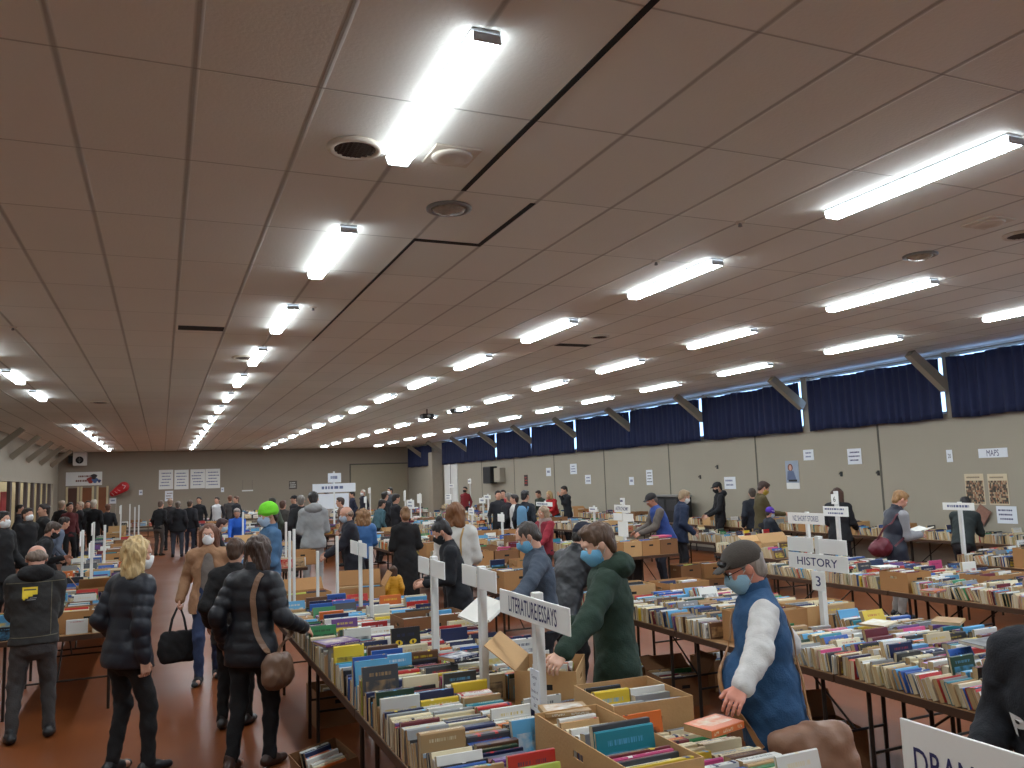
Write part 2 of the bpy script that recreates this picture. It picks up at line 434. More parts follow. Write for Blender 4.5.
flush_dome(P4(449, 208), 'round glassy dome on the ceiling past the first tube light', .17)
flush_dome(P4(920, 255), 'round glassy dome on the ceiling between the curtain-side tube lights', .16)
flush_dome(P4(988, 222), 'square cream plate on the ceiling past the long near tube light', square=True)
round_vent(P4(1021, 234), 'round vent cut by the picture edge over the curtained side', .15)
round_vent(P4(245, 357), 'small dark round vent near the fourth walkway tube light', .2)
round_vent(P4(100, 402), 'flat round vent on the dark side of the ceiling', .2)
round_vent(P4(600, 336), 'faint round vent between the middle rows of tube lights', .14)
for px, py, lab in ((740, 222, 'small white sprinkler head on the ceiling before the middle lights'), (656, 261, 'tiny sprinkler head on the ceiling joint by the second middle light'), (313, 307, 'small sensor puck beside the third walkway tube light'), (13, 327, 'tiny white sensor over the dark side of the hall')):
    t = thing('sprinkler', lab, 'sprinkler', P4(px, py))
    obj('collar', MB().lathe([(.001, -.012), (.035, -.012), (.045, -.0005), (.001, -.0005)], 16), VENTM, t)
    obj('nozzle', MB().lathe([(.001, -.045), (.018, -.04), (.012, -.0125), (.001, -.0125)], 12), GREYM, t)
# lifted tiles: dark gaps between the tiles
def gap(n, x0, y0, x1, y1):
    struct(f'trim_{20+n}', MB().box(min(x0, x1), min(y0, y1), CEIL - .006, max(x0, x1), max(y0, y1), CEIL - .0005), DARK)
gap(1, .16, 10.75, .70, 11.02); gap(2, 1.93, 6.40, 2.50, 6.46); gap(3, 2.48, 5.3, 2.52, 6.46); gap(4, 1.90, 2.6, 1.935, 5.2); gap(5, 1.91, 6.4, 1.935, 11.5); gap(6, 5.55, 11.0, 6.1, 11.2)
# projectors hung from the ceiling
for px, py, lab in ((427, 414, 'black projector hung from the ceiling on a short pole, second of two'), (457, 408, 'black projector hung from the ceiling on a short pole, beside the middle lights')):
    p = at_z(px, py + 5, 3.6) if False else at_y(px, py, 22.0)
    t = thing('projector', lab, 'projector', (p.x, p.y, CEIL))
    dz = CEIL - p.z
    obj('pole', MB().tube([(0, 0, -.001), (0, 0, -dz)], .02), BLACKM, t)
    b = obj('housing', MB().bev(-.17, -.15, -dz - .14, .17, .15, -dz, .02), BLACKM, t)
    obj('lens', MB().tube([(0, -.15, -dz - .07), (0, -.19, -dz - .07)], .045, 16), GREYM, b)
# ------------------------------------------------------------------ implicit surfaces for bodies and clothes
def V3(*a): return np.array(a, float)
def unit(v): v = np.asarray(v, float); return v / max(1e-9, np.linalg.norm(v))
class RC:   # tapered capsule, optionally flattened along an axis, optionally quilted along its length
    def __init__(s, a, b, ra, rb, k=.02, flat=None, f=1.0, quilt=0.0, qs=.1, qo=0.0):
        s.a = np.asarray(a, float); s.b = np.asarray(b, float); s.ra = ra; s.rb = rb; s.k = k; s.f = f; s.quilt = quilt; s.qs = qs; s.qo = qo
        s.flat = unit(flat) if flat is not None else None
    def bounds(s):
        r = max(s.ra, s.rb) + .01
        return np.minimum(s.a, s.b) - r, np.maximum(s.a, s.b) + r
    def d(s, x, y, z):
        ba = s.b - s.a; L2 = max(1e-9, ba @ ba)
        px, py, pz = x - s.a[0], y - s.a[1], z - s.a[2]
        h = np.clip((px * ba[0] + py * ba[1] + pz * ba[2]) / L2, 0, 1)
        ox, oy, oz = px - h * ba[0], py - h * ba[1], pz - h * ba[2]
        q = ox * ox + oy * oy + oz * oz
        if s.flat is not None:
            c = ox * s.flat[0] + oy * s.flat[1] + oz * s.flat[2]
            q = q + c * c * (1 / s.f ** 2 - 1)
        r = s.ra + (s.rb - s.ra) * h
        if s.quilt:
            r = r + s.quilt * (np.abs(np.sin(np.pi * (h * math.sqrt(L2) + s.qo) / s.qs)) ** .5 - .6)
        d = np.sqrt(q) - r
        return d * (s.f if s.flat is not None else 1) if s.f < .8 and False else d
class EL:
    def __init__(s, c, r, Rm=None, k=.01):
        s.c = np.asarray(c, float); s.r = np.asarray(r, float); s.R = np.eye(3) if Rm is None else Rm; s.k = k
    def bounds(s):
        m = np.abs(s.R) @ s.r + .005
        return s.c - m, s.c + m
    def d(s, x, y, z):
        p = (x - s.c[0], y - s.c[1], z - s.c[2])
        k0 = 0; k1 = 0
        for i in range(3):
            q = s.R[0, i] * p[0] + s.R[1, i] * p[1] + s.R[2, i] * p[2]
            k0 = k0 + (q / s.r[i]) ** 2; k1 = k1 + (q / s.r[i] ** 2) ** 2
        k0 = np.sqrt(k0); k1 = np.sqrt(k1) + 1e-9
        return k0 * (k0 - 1) / k1
def surf(prims, vox, cuts=(), subs=(), noise=None, grow=0.0):
    lo = np.min([p.bounds()[0] for p in prims], 0) - 3 * vox - grow - .01
    hi = np.max([p.bounds()[1] for p in prims], 0) + 3 * vox + grow + .01
    n = np.maximum(4, np.ceil((hi - lo) / vox).astype(int) + 1)
    ax = [lo[i] + vox * np.arange(n[i]) for i in range(3)]
    F = np.full(n, .3)
    def sub(p, m):
        a, b = p.bounds(); sl = []
        for i in range(3):
            i0 = max(0, int((a[i] - m - lo[i]) / vox)); i1 = min(n[i], int((b[i] + m - lo[i]) / vox) + 2)
            sl.append(slice(i0, max(i1, i0)))
        return tuple(sl)
    def co(sl): return ax[0][sl[0]][:, None, None], ax[1][sl[1]][None, :, None], ax[2][sl[2]][None, None, :]
    for p in prims:
        sl = sub(p, p.k + 2 * vox + .02 + grow)
        d = p.d(*co(sl)) - grow
        f = F[sl]; k = p.k
        if k > 0:
            h = np.maximum(k - np.abs(f - d), 0) / k
            F[sl] = np.minimum(f, d) - h * h * k * .25
        else: F[sl] = np.minimum(f, d)
    for p in subs:
        sl = sub(p, .03); d = -p.d(*co(sl)); f = F[sl]; k = max(p.k, 1e-4)
        h = np.maximum(k - np.abs(f - d), 0) / k
        F[sl] = np.maximum(f, d) + h * h * k * .25
    X, Y, Z = ax[0][:, None, None], ax[1][None, :, None], ax[2][None, None, :]
    if noise:
        for (amp, fx, fy, fz, ph) in noise:
            F = F + amp * np.sin(fx * X + ph + 1.7 * np.sin(fy * Y + ph)) * np.sin(fz * Z + 1.3 * ph + 1.1 * np.sin(fx * .7 * X))
    for (pt, nn) in cuts:
        F = np.maximum(F, (X - pt[0]) * nn[0] + (Y - pt[1]) * nn[1] + (Z - pt[2]) * nn[2])
    F[0] = F[-1] = .1; F[:, 0] = F[:, -1] = .1; F[:, :, 0] = F[:, :, -1] = .1
    S = F < 0
    c = np.zeros(n - 1, int)
    for i in (0, 1):
        for j in (0, 1):
            for k in (0, 1): c += S[i:n[0] - 1 + i, j:n[1] - 1 + j, k:n[2] - 1 + k]
    act = (c > 0) & (c < 8)
    idx = np.full(n - 1, -1); ijk = np.argwhere(act); idx[act] = np.arange(len(ijk))
    if not len(ijk): return np.zeros((0, 3)), np.zeros((0, 4), int)
    P = np.zeros((len(ijk), 3)); W = np.zeros(len(ijk))
    cor = [(i, j, k) for i in (0, 1) for j in (0, 1) for k in (0, 1)]
    vals = {q: F[ijk[:, 0] + q[0], ijk[:, 1] + q[1], ijk[:, 2] + q[2]] for q in cor}
    for q in cor:
        for a in range(3):
            if q[a] == 0:
                r = list(q); r[a] = 1; r = tuple(r)
                f0, f1 = vals[q], vals[r]; m = (f0 < 0) != (f1 < 0)
                t = np.where(m, f0 / np.where(m, f0 - f1, 1), 0)
                for b in range(3): P[:, b] += np.where(m, q[b] + (t if b == a else 0), 0)
                W += m
    P = (P / W[:, None] + ijk) * vox + lo
    quads = []
    for a in range(3):
        b, c2 = (a + 1) % 3, (a + 2) % 3
        s0 = [slice(None)] * 3; s1 = [slice(None)] * 3; s0[a] = slice(0, -1); s1[a] = slice(1, None)
        A, B = S[tuple(s0)], S[tuple(s1)]
        e = np.argwhere(A != B)
        e = e[(e[:, b] > 0) & (e[:, c2] > 0) & (e[:, b] < n[b] - 1) & (e[:, c2] < n[c2] - 1)]
        def cell(db, dc):
            q = e.copy(); q[:, b] -= db; q[:, c2] -= dc; return idx[q[:, 0], q[:, 1], q[:, 2]]
        Q = np.stack([cell(1, 1), cell(0, 1), cell(0, 0), cell(1, 0)], 1)
        flip = ~A[e[:, 0], e[:, 1], e[:, 2]]
        Q[flip] = Q[flip][:, ::-1]
        quads.append(Q)
    Q = np.concatenate(quads); Q = Q[(Q >= 0).all(1)]
    return P, Q
def joinVF(parts):
    Vs, Fs, b = [], [], 0
    for v, f in parts:
        if len(v): Vs.append(v); Fs.append(f + b); b += len(v)
    return np.concatenate(Vs), np.concatenate(Fs)
def ik(S, W, l1, l2, pole):
    d = W - S; L = np.linalg.norm(d)
    if L > (l1 + l2) * .995: W = S + d / L * (l1 + l2) * .995; d = W - S; L = np.linalg.norm(d)
    a = (l1 * l1 - l2 * l2 + L * L) / (2 * L); h = math.sqrt(max(0, l1 * l1 - a * a))
    u = d / L; p = np.asarray(pole, float); p = unit(p - u * (p @ u))
    return S + u * a + p * h, W
QL = {'near': (.011, .0045, .0036), 'mid': (.017, .0085, .0062), 'far': (.026, .015, .012)}
def roty(a):   # lean forward: rotates +Z towards +X
    c, s = math.cos(a), math.sin(a); return np.array([[c, 0, s], [0, 1, 0], [-s, 0, c]])
def rotz(a):
    c, s = math.cos(a), math.sin(a); return np.array([[c, -s, 0], [s, c, 0], [0, 0, 1]])

SKIN = (196, 148, 124)
PEOPLE = []
def person(label, px, py, Y, h=0, face=0, lean=0, hp=0, hy=0, hr=0, q='mid', g=1.0, belly=0.0,
           jacket=(30, 30, 34), jkind='cloth', hem=-.10, jpad=.012, jquilt=0, quilt_sp=.1, sleeve=None, sleeves=True, collar=.02, hood=None,
           legs=(26, 26, 30), lkind='cloth', shoe=(25, 25, 27), stance=((0.02, .1), (-.02, -.1)),
           hair='short', hcol=(60, 42, 32), hat=None, hatcol=(40, 40, 40), hatband=None, mask=None, kn95=False, glasses=False,
           armL=None, armR=None, skin=SKIN, poleL=None, poleR=None, vest=None, scarf=None, extra=None, curlL=.35, curlR=.35, X=None, group=None, skirt=False, shirt=None):
    """one person: body (a single skin mesh), clothing, hair and accessories as parts. Local frame: +X is forward, +Y the person's own left."""
    if not h: h = at_y(px, py, Y).z
    s = h / 1.75; vb, vh, vhd = QL[q]
    T = lambda *p: V3(*p)
    hip = T(0, 0, .93) ; Lr = roty(R(lean)); u = Lr @ T(0, 0, 1); f = Lr @ T(1, 0, 0); yv = T(0, 1, 0)
    if lean > 12: hip = hip + T(-.0035 * lean, 0, -.0006 * lean)
    def up(t, fx=0, y=0): return hip + u * t + f * fx + yv * y
    neck0 = up(.55, -.015)
    Nn = roty(R(lean * .75 + hp * .45)); nd = Nn @ T(0, 0, 1)
    HR = rotz(R(hy)) @ roty(R(lean * .35 + hp)) @ np.array([[1, 0, 0], [0, math.cos(R(hr)), -math.sin(R(hr))], [0, math.sin(R(hr)), math.cos(R(hr))]])
    hc = neck0 + nd * .10 + (HR @ T(.012, 0, .055))
    face_r = R(face); cz, sz = math.cos(face_r), math.sin(face_r)
    off = (hc[0] * s * cz - hc[1] * s * sz, hc[0] * s * sz + hc[1] * s * cz)
    if X is None: X = at_y(px, py, Y).x
    bx, by = X - off[0], Y - off[1]
    H = lambda *p: hc + HR @ T(*p)
    HD = lambda *p: HR @ T(*p)
    # ---- legs
    legp = []
    for i, (sx, sy) in enumerate(stance):
        sg = 1 if i == 0 else -1
        hj = hip + T(0, .088 * sg, -.02); an = T(sx, sy, .085)
        kn, an = ik(hj, an, .43, .41, T(1, .15 * sg, 0))
        legp.append((hj, kn, an))
    # ---- arms
    arms = []
    for sg, spec, pole in ((1, armL, poleL), (-1, armR, poleR)):
        sh = up(.475, -.005, .168 * sg * (.5 + .5 * g))
        if spec is None: w = sh + T(.04 + .002 * lean, .075 * sg, -.50)
        elif len(spec) == 4:
            dx, dy = spec[1] - bx, spec[2] - by
            w = T((dx * cz + dy * sz) / s, (-dx * sz + dy * cz) / s, spec[3] / s)
        else: w = T(*spec)
        pl = pole if pole is not None else (-.8, .22 * sg, -.55)
        el, w = ik(sh, w, .295, .265, pl)
        arms.append((sg, sh, el, w))
    def arm_prims(pad, k=.03, quilt=0, a0=0.0):
        P = []
        for sg, sh, el, w in arms:
            P += [RC(sh, el, .049 * (.6 + .4 * g) + pad, .040 * (.6 + .4 * g) + pad, k, quilt=quilt, qs=quilt_sp), RC(el, w, .040 * (.7 + .3 * g) + pad, .030 + pad * .8, k, quilt=quilt, qs=quilt_sp)]
        return P
    def torso_prims(pad, lo=-.06, quilt=0, k=.05):
        fl = .70; G = g
        P = [RC(up(lo), up(.08), .158 * G + pad, .136 * G + pad, k, f, .84 if lo < -.11 else fl, quilt, quilt_sp),
             RC(up(.08), up(.34), .134 * G + pad, .150 * G + pad, k, f, fl, quilt, quilt_sp, (.08 - lo)),
             RC(up(.34), up(.44), .150 * G + pad, .12 * G + pad, k, f, .74, quilt, quilt_sp, (.34 - lo)),
             RC(up(.47, -.01, .135 * (.5 + .5 * g)), up(.47, -.01, -.135 * (.5 + .5 * g)), .06 + pad * .8, .06 + pad * .8, .06),
             RC(up(.46), neck0, .10 + pad * .5, .05 + pad * .5, .05)]
        if belly: P.append(EL(up(.10, .07), (.12 * (1 + belly) + pad, .15 + pad + .02 * belly, .17 + pad), Lr, .06))
        return P
    parts = {}
    # ---- body: skin everywhere, under the clothes a little slimmer
    hand_parts = []
    for sg, sh, el, w in arms:
        d = unit(w - el); cv = curlL if sg > 0 else curlR
        sd = unit(np.cross(d, T(0, 0, 1)) + 1e-6) * sg     # towards the thumb side
        inw = -yv * sg * .6 + T(0, 0, -.6) if abs(d[2]) < .7 else -yv * sg
        nm = unit(inw - d * (inw @ d)); sd = unit(np.cross(nm, d))
        if sd @ T(1, 0, .2) < 0: sd = -sd
        hs = s * .98 / s
        hp_ = [RC(w - d * .03, w + d * .03, .026, .026, .015, nm, .75), RC(w + d * .03 + sd * .012, w + d * .085 + sd * .02, .024, .021, .02, nm, .6), RC(w + d * .03 - sd * .012, w + d * .08 - sd * .022, .024, .020, .02, nm, .6)]
        kf = .004 if q == 'near' else .006
        for off, ln in ((.031, .068), (.0105, .076), (-.0105, .071), (-.031, .055)):
            p0 = w + d * .088 + sd * off; a1 = cv * .8; p = p0; dirv = d; ang = a1
            for seg, fr in enumerate((.45, .32, .25)):
                dv = d * math.cos(ang) + nm * math.sin(ang) + sd * off * .8
                p1 = p + unit(dv) * ln * fr
                hp_.append(RC(p, p1, .0088 - .0008 * seg, .0080 - .0008 * seg, kf)); p = p1; ang += cv * 1.1
        t0 = w + d * .03 + sd * .026; t1 = t0 + unit(d * .75 + sd * .65 + nm * .25) * .042; t2 = t1 + unit(d * .95 + sd * .2 + nm * .3) * .032
        hp_ += [RC(t0, t1, .0125, .0102, .008), RC(t1, t2, .0102, .0085, .004)]
        hand_parts.append(surf(hp_, vhd))
    sl = .0 if sleeves else 0
    bp = torso_prims(-.015, -.04) + arm_prims(-.012 if sleeves else 0)
    for hj, kn, an in legp:
        bp += [RC(hj, kn, .074 * g, .05, .03), RC(kn, an, .05, .034, .03), RC(an + T(-.03, 0, -.045), an + T(.13, 0, -.05), .032, .026, .02)]
    bp += [RC(neck0 - u * .05, H(-.02, 0, -.05), .056 * (.7 + .3 * g), .052 * (.7 + .3 * g), .03)]
    body = surf(bp, vb * 1.15)
    hw = 1.0 + .5 * (g - 1) * .4
    hprims = [EL(H(-.012, 0, .03), (.1, .078 * hw, .088), HR, .01), EL(H(.022, 0, -.035), (.07, .062 * hw, .082), HR, .03), EL(H(.05, 0, -.088), (.034, .036 * hw, .027), HR, .03),
              RC(H(.084, 0, .008), H(.107, 0, -.028), .008, .0135, .012), EL(H(.078, 0, .03), (.018, .048, .012), HR, .02), EL(H(.084, 0, -.06), (.014, .024, .010), HR, .012),
              EL(H(.07, .036, -.022), (.022, .024, .022), HR, .02), EL(H(.07, -.036, -.022), (.022, .024, .022), HR, .02),
              RC(H(-.02, 0, -.05), neck0, .052 * (.7 + .3 * g), .056 * (.7 + .3 * g), .03)]
    for e in (1, -1): hprims += [EL(H(-.006, .079 * hw * e, -.006), (.021, .010, .032), HR @ rotz(R(-22 * e)), .006)]
    hsubs = [EL(H(.1, .031 * e, .008), (.016, .019, .011), HR, .012) for e in (1, -1)]
    head = surf(hprims, vh, subs=hsubs)
    sk = cloth(skin, 'skin')
    parts['body'] = (joinVF([body, head] + hand_parts), sk)
    # ---- trousers / skirt
    if legs is not None:
        tp = [RC(up(-.05), up(.07), .155 * g, .142 * g, .05, f, .74)]
        for hj, kn, an in legp:
            tp += [RC(hj, kn, .092 * g, .064 * (.6 + .4 * g), .035), RC(kn, an + T(0, 0, -.01), .064 * (.6 + .4 * g), .05, .03)]
        nz = [(.005, 22, 17, 26, 1.0), (.004, 41, 31, 47, 2.2), (.002, 80, 60, 90, .4)]
        parts['trousers'] = (surf(tp, vb, cuts=[(T(0, 0, .055), T(0, 0, -1))], noise=nz), cloth(legs, lkind))
    for i, (hj, kn, an) in enumerate(legp):
        sg = 1 if i == 0 else -1; fd = unit(T(1, .18 * sg, 0))
        b = T(an[0], an[1], 0)
        sp_ = [RC(b + T(0, 0, .05) - fd * .045, b + T(0, 0, .045) + fd * .06, .042, .045, .03, T(0, 0, 1), .95), RC(b + T(0, 0, .035) + fd * .06, b + T(0, 0, .03) + fd * .155, .046, .036, .03, T(0, 0, 1), .8), RC(b + T(0, 0, .06), b + T(0, 0, .11), .045, .045, .03)]
        parts[f'shoe{i}'] = (surf(sp_, vb * .8, cuts=[(T(0, 0, .006), T(0, 0, -1))]), cloth(shoe, 'leather'))
    # ---- jacket
    qn = jquilt
    jp = torso_prims(jpad, hem + .02, qn)
    if hem < -.11:
        for hj, kn, an in legp: jp.append(RC(hj + (kn - hj) * .02, hj + (kn - hj) * .34, .106 * g + jpad * .6, .098 * g + jpad * .6, .06))
    if skirt: jp += [RC(up(hem), up(.02), .22, .16 + jpad, .06, f, .8)]
    ap = arm_prims(jpad, .035, qn) if sleeves else []
    hemc = [(up(hem), -u)]
    nz = [(.0055, 25, 19, 33, .3 + px), (.0035, 47, 39, 58, 1.9 + py), (.002, 90, 70, 110, .9 + px)] if not qn else [(.003, 30, 25, 40, px)]
    cuts = hemc
    slc = sleeve if sleeve is not None else jacket
    if shirt:
        parts['shirt'] = (surf(torso_prims(.0, -.02), vb, cuts=[(up(-.02), -u)], noise=nz), cloth(shirt))
        parts['jacket'] = (surf(jp + ap, vb, cuts=cuts, noise=nz, subs=[EL(up(-.12, .22), (.2, .125, .80), Lr, .02)]), cloth(jacket, jkind))
    elif sleeve is None:
        parts['jacket'] = (surf(jp + ap, vb, cuts=cuts, noise=nz), cloth(jacket, jkind))
    else:
        parts['jacket'] = (surf(jp, vb, cuts=cuts, noise=nz), cloth(jacket, jkind))
        for sg, sh, el, w in (arms if sleeves else []):
            P = [RC(sh, el, .049 * (.6 + .4 * g) + jpad, .040 * (.6 + .4 * g) + jpad, .03), RC(el, w, .040 * (.7 + .3 * g) + jpad, .031 + jpad * .8, .03)]
            parts['sleeve%d' % (sg > 0)] = (surf(P, vb, noise=nz), cloth(slc))
    if collar:
        parts['collar'] = (surf([RC(neck0 - u * .05, neck0 + nd * (collar + .01), .082, .074, .02)], vb * .8, cuts=[(neck0 + nd * (collar + .015), nd)], subs=[RC(neck0 + nd * .02, neck0 + nd * .2, .062, .062, .005)]), cloth(hood or jacket, jkind))
    if hood:
        parts['hood'] = (surf([EL(neck0 - f * .085 + u * .005, (.075, .135, .085), Lr, .03), RC(neck0 + yv * .075 + f * .03, neck0 - f * .05 + yv * .10, .04, .05, .04), RC(neck0 - yv * .075 + f * .03, neck0 - f * .05 - yv * .10, .04, .05, .04)], vb * .8, noise=nz), cloth(hood, jkind))
    if scarf: parts['scarf'] = (surf([RC(neck0 + yv * .06 + f * .02, neck0 - yv * .06 + f * .02, .075, .075, .03), RC(neck0 - yv * .06 - f * .03, neck0 + yv * .06 - f * .03, .07, .07, .03), RC(neck0 + f * .08, neck0 + f * .13 - u * .25, .05, .04, .03)], vb, noise=nz), cloth(scarf))
    # ---- hair
    if hair and hair != 'bald':
        base = EL(H(-.02, 0, .04), (.103, .087 * hw, .092), HR, .01)
        hprm = [base]; hcut = [(H(0, 0, -.07), HD(.45, 0, -1))]; hsub = [EL(H(.095, 0, -.015), (.075, .082, .078), HR, .015)]
        if hair in ('short', 'crop', 'bun', 'topknot', 'lowbun'): hprm += [EL(H(-.06, 0, -.035), (.048, .066, .06), HR, .03)]
        if hair == 'short': hprm += [EL(H(.03, 0, .10), (.055, .06, .03), HR, .02)]
        if hair == 'crop': hprm[0] = EL(H(-.018, 0, .035), (.102, .083 * hw, .088), HR, .01); hsub = [EL(H(.1, 0, -.005), (.075, .082, .085), HR, .012)]
        if hair == 'fringe': hprm = [EL(H(-.07, 0, -.01), (.055, .082 * hw, .06), HR, .01), RC(H(-.05, .07, -.01), H(.0, .082, .01), .022, .012, .02), RC(H(-.05, -.07, -.01), H(.0, -.082, .01), .022, .012, .02)]; hsub = []
        if hair == 'cropped_back': hprm = [EL(H(-.02, 0, .03), (.1, .082, .088), HR, .01)]
        if hair in ('long', 'bob', 'wavy'):
            ln = {'long': .30, 'bob': .15, 'wavy': .19}[hair]; rr_ = {'long': 1, 'bob': 1.08, 'wavy': 1.4}[hair]
            base_k = H(-.06, 0, -.02)
            for yy in (-.065, -.025, .025, .065):
                hprm.append(RC(H(-.055 + .02 * abs(yy) / .065, yy, .02), H(-.065 + .03 * abs(yy) / .065, yy * 1.25, .02) + np.array([-.015, 0, -ln]), .05 * rr_, .036 * rr_, .03))
            for e in (1, -1): hprm.append(RC(H(-.0, .075 * e, .03), H(.0, .088 * e, .0) + np.array([.0, 0, -ln * .85]), .030 * rr_, .024 * rr_, .03))
            hcut = []; hsub = [EL(H(.1, 0, -.03), (.085, .07, .105), HR, .015)]
        if hair == 'bun': hprm += [EL(H(-.06, 0, .125), (.045, .05, .04), HR, .012)]
        if hair == 'lowbun': hprm += [EL(H(-.115, 0, .0), (.045, .05, .045), HR, .012)]
        if hair == 'topknot': hprm += [EL(H(-.075, 0, .10), (.05, .05, .05), HR, .012), EL(H(-.1, 0, -.02), (.04, .07, .06), HR, .02)]
        amp = .009 if hair == 'wavy' else (.006 if hair == 'bob' else .004)
        hn = [(amp, 70, 60, 45 if hair in ('wavy', 'bob') else 25, .7 + px), (amp * .6, 130, 120, 60, 2.1)]
        parts['hair'] = (surf(hprm, vh * 1.2, cuts=hcut, subs=hsub, noise=hn), cloth(hcol, 'hair'))
    # ---- hats
    if hat == 'cap':
        parts['cap'] = (surf([EL(H(-.012, 0, .05), (.112, .092, .088), HR, .01), EL(H(.115, 0, .045), (.082, .078, .011), HR @ roty(R(14)), .01)], vh * 1.2, cuts=[(H(0, 0, .022), HD(.12, 0, -1))]), cloth(hatcol))
    if hat == 'beanie':
        parts['beanie'] = (surf([EL(H(-.018, 0, .05), (.112, .096, .105), HR, .02), EL(H(-.012, 0, .03), (.116, .1, .035), HR @ roty(R(-8)), .02)], vh * 1.2, cuts=[(H(0, 0, -.005), HD(.1, 0, -1))], noise=[(.002, 30, 26, 60, 0)]), cloth(hatcol))
        if hatband: parts['beanie_band'] = (surf([EL(H(-.012, 0, .055), (.1165, .1005, .02), HR @ roty(R(-8)), .01)], vh * 1.2), cloth(hatband))
    # ---- mask with ear loops
    if mask:
        if kn95:
            mp_ = [EL(H(.036, 0, -.05), (.082, .066, .068), HR, .02), RC(H(.105, 0, -.01), H(.095, 0, -.085), .014, .016, .045)]
        else:
            mp_ = [EL(H(.032, 0, -.045), (.087, .072, .085), HR, .02), EL(H(.05, 0, -.088), (.046, .045, .036), HR, .02), RC(H(.094, 0, -.0), H(.112, 0, -.03), .014, .020, .02)]
        nzm = [(.0016, 3, 3, 260, 0)] if not kn95 else None
        parts['mask'] = (surf(mp_, vh, cuts=[(H(.1, 0, .004), HD(-.25, 0, 1)), (H(.015, 0, 0), HD(-1, 0, -.0)), (H(.05, 0, -.116), HD(.2, 0, -1))]), cloth(mask))
        if q != 'far':
            for e in (1, -1):
                lt = MB()
                a, b, c = H(.03, .071 * e, -.01), H(-.012, .086 * e, .015), H(.03, .068 * e, -.075)
                b2 = H(-.016, .085 * e, -.03)
                lt.tube([a, b, b2, c], .0022, 5)
                parts['ear_loop%d' % (e > 0)] = (lt, WHITE)
    if q != 'far':
        for e in (1, -1):
            em = MB(); c = H(.0815, .031 * e, .008)
            Tm = Matrix.Translation(c) @ Matrix(HR.tolist()).to_4x4() @ Matrix.Rotation(math.pi / 2, 4, 'Y')
            em.lathe([(.001, -.012), (.009, -.008), (.0118, 0), (.009, .008), (.0055, .0104)], 12, 0, Tm)
            em.lathe([(.0055, .0103), (.0054, .0112), (.001, .0118)], 10, 1, Tm)
            parts['eye%d' % (e > 0)] = (em, [WHITE, mat('iris', rgb(40, 30, 24), .2)])
            bm = MB(); bm.tube([H(.088, .016 * e, .030), H(.087, .034 * e, .036), H(.074, .05 * e, .030)], [.0025, .003, .0015], 6)
            parts['eyebrow%d' % (e > 0)] = (bm, cloth(tuple(int(v * .8) for v in hcol), 'hair'))
    if glasses:
        gmb = MB()
        for e in (1, -1):
            c = H(.103, .033 * e, .006); pts = [c + HD(0, .024 * math.cos(t), .018 * math.sin(t)) for t in [2 * math.pi * k / 14 for k in range(15)]]
            gmb.tube(pts, .002, 5); gmb.tube([H(.1, .056 * e, .01), H(.0, .082 * e, .014)], .0022, 5)
        gmb.tube([H(.103, .01, .008), H(.103, -.01, .008)], .002, 5)
        parts['glasses'] = (gmb, BLACKM)
    root = thing('person', label, 'person', (bx, by, 0), face_r, group)
    root.scale = (1, 1, 1)
    objs = {}
    for k, (dat, m) in parts.items():
        nm_ = k.rstrip('01')
        if isinstance(dat, MB):
            dat.v = [tuple(np.array(v) * s) for v in dat.v]; me = dat.mesh(nm_, m, True)
        else:
            if not len(dat[0]): continue
            me = np_mesh(nm_, dat[0] * s, dat[1], m)
        objs[k] = obj(nm_, me, parent=root)
    info = dict(root=root, parts=objs, s=s, H=lambda *p: H(*p) * s, up=lambda *a: up(*a) * s, arms=[(sg, sh * s, el * s, w * s) for sg, sh, el, w in arms], u=u, f=f, legs=legp,
                world=lambda v: root.matrix_basis @ Vector(v), HR=HR)
    PEOPLE.append(info)
    if extra: extra(info)
    return info
def bvh_of(o):
    return BVHTree.FromPolygons([v.co.copy() for v in o.data.vertices], [tuple(p.vertices) for p in o.data.polygons])
def wrap_patch(info, part, mb, origin, ex, ez, mats, name, off=.004, sub=0.02):
    """lays a flat drawing (XY) onto a garment: each vertex is dropped onto the cloth along the drawing's normal"""
    tree = bvh_of(info['parts'][part]); ex = Vector(ex).normalized(); ez = Vector(ez).normalized(); n = ex.cross(ez).normalized(); o = Vector(origin)
    vs = []
    for v in mb.v:
        p = o + ex * v[0] + ez * v[1] + n * .4
        hit = tree.ray_cast(p, -n, .8)
        vs.append((hit[0] + n * (off + v[2])) if hit[0] is not None else (o + ex * v[0] + ez * v[1]))
    mb.v = [tuple(v) for v in vs]
    return obj(name, mb, mats, info['parts'][part])
def fine_rect(mb, x0, y0, x1, y1, m=0, step=.012):
    nx = max(1, int((x1 - x0) / step)); ny = max(1, int((y1 - y0) / step)); b = len(mb.v)
    vs = [(x0 + (x1 - x0) * i / nx, y0 + (y1 - y0) * j / ny, 0) for j in range(ny + 1) for i in range(nx + 1)]
    fs = [(j * (nx + 1) + i, j * (nx + 1) + i + 1, (j + 1) * (nx + 1) + i + 1, (j + 1) * (nx + 1) + i) for j in range(ny) for i in range(nx)]
    mb.add(vs, fs, m)
    return mb
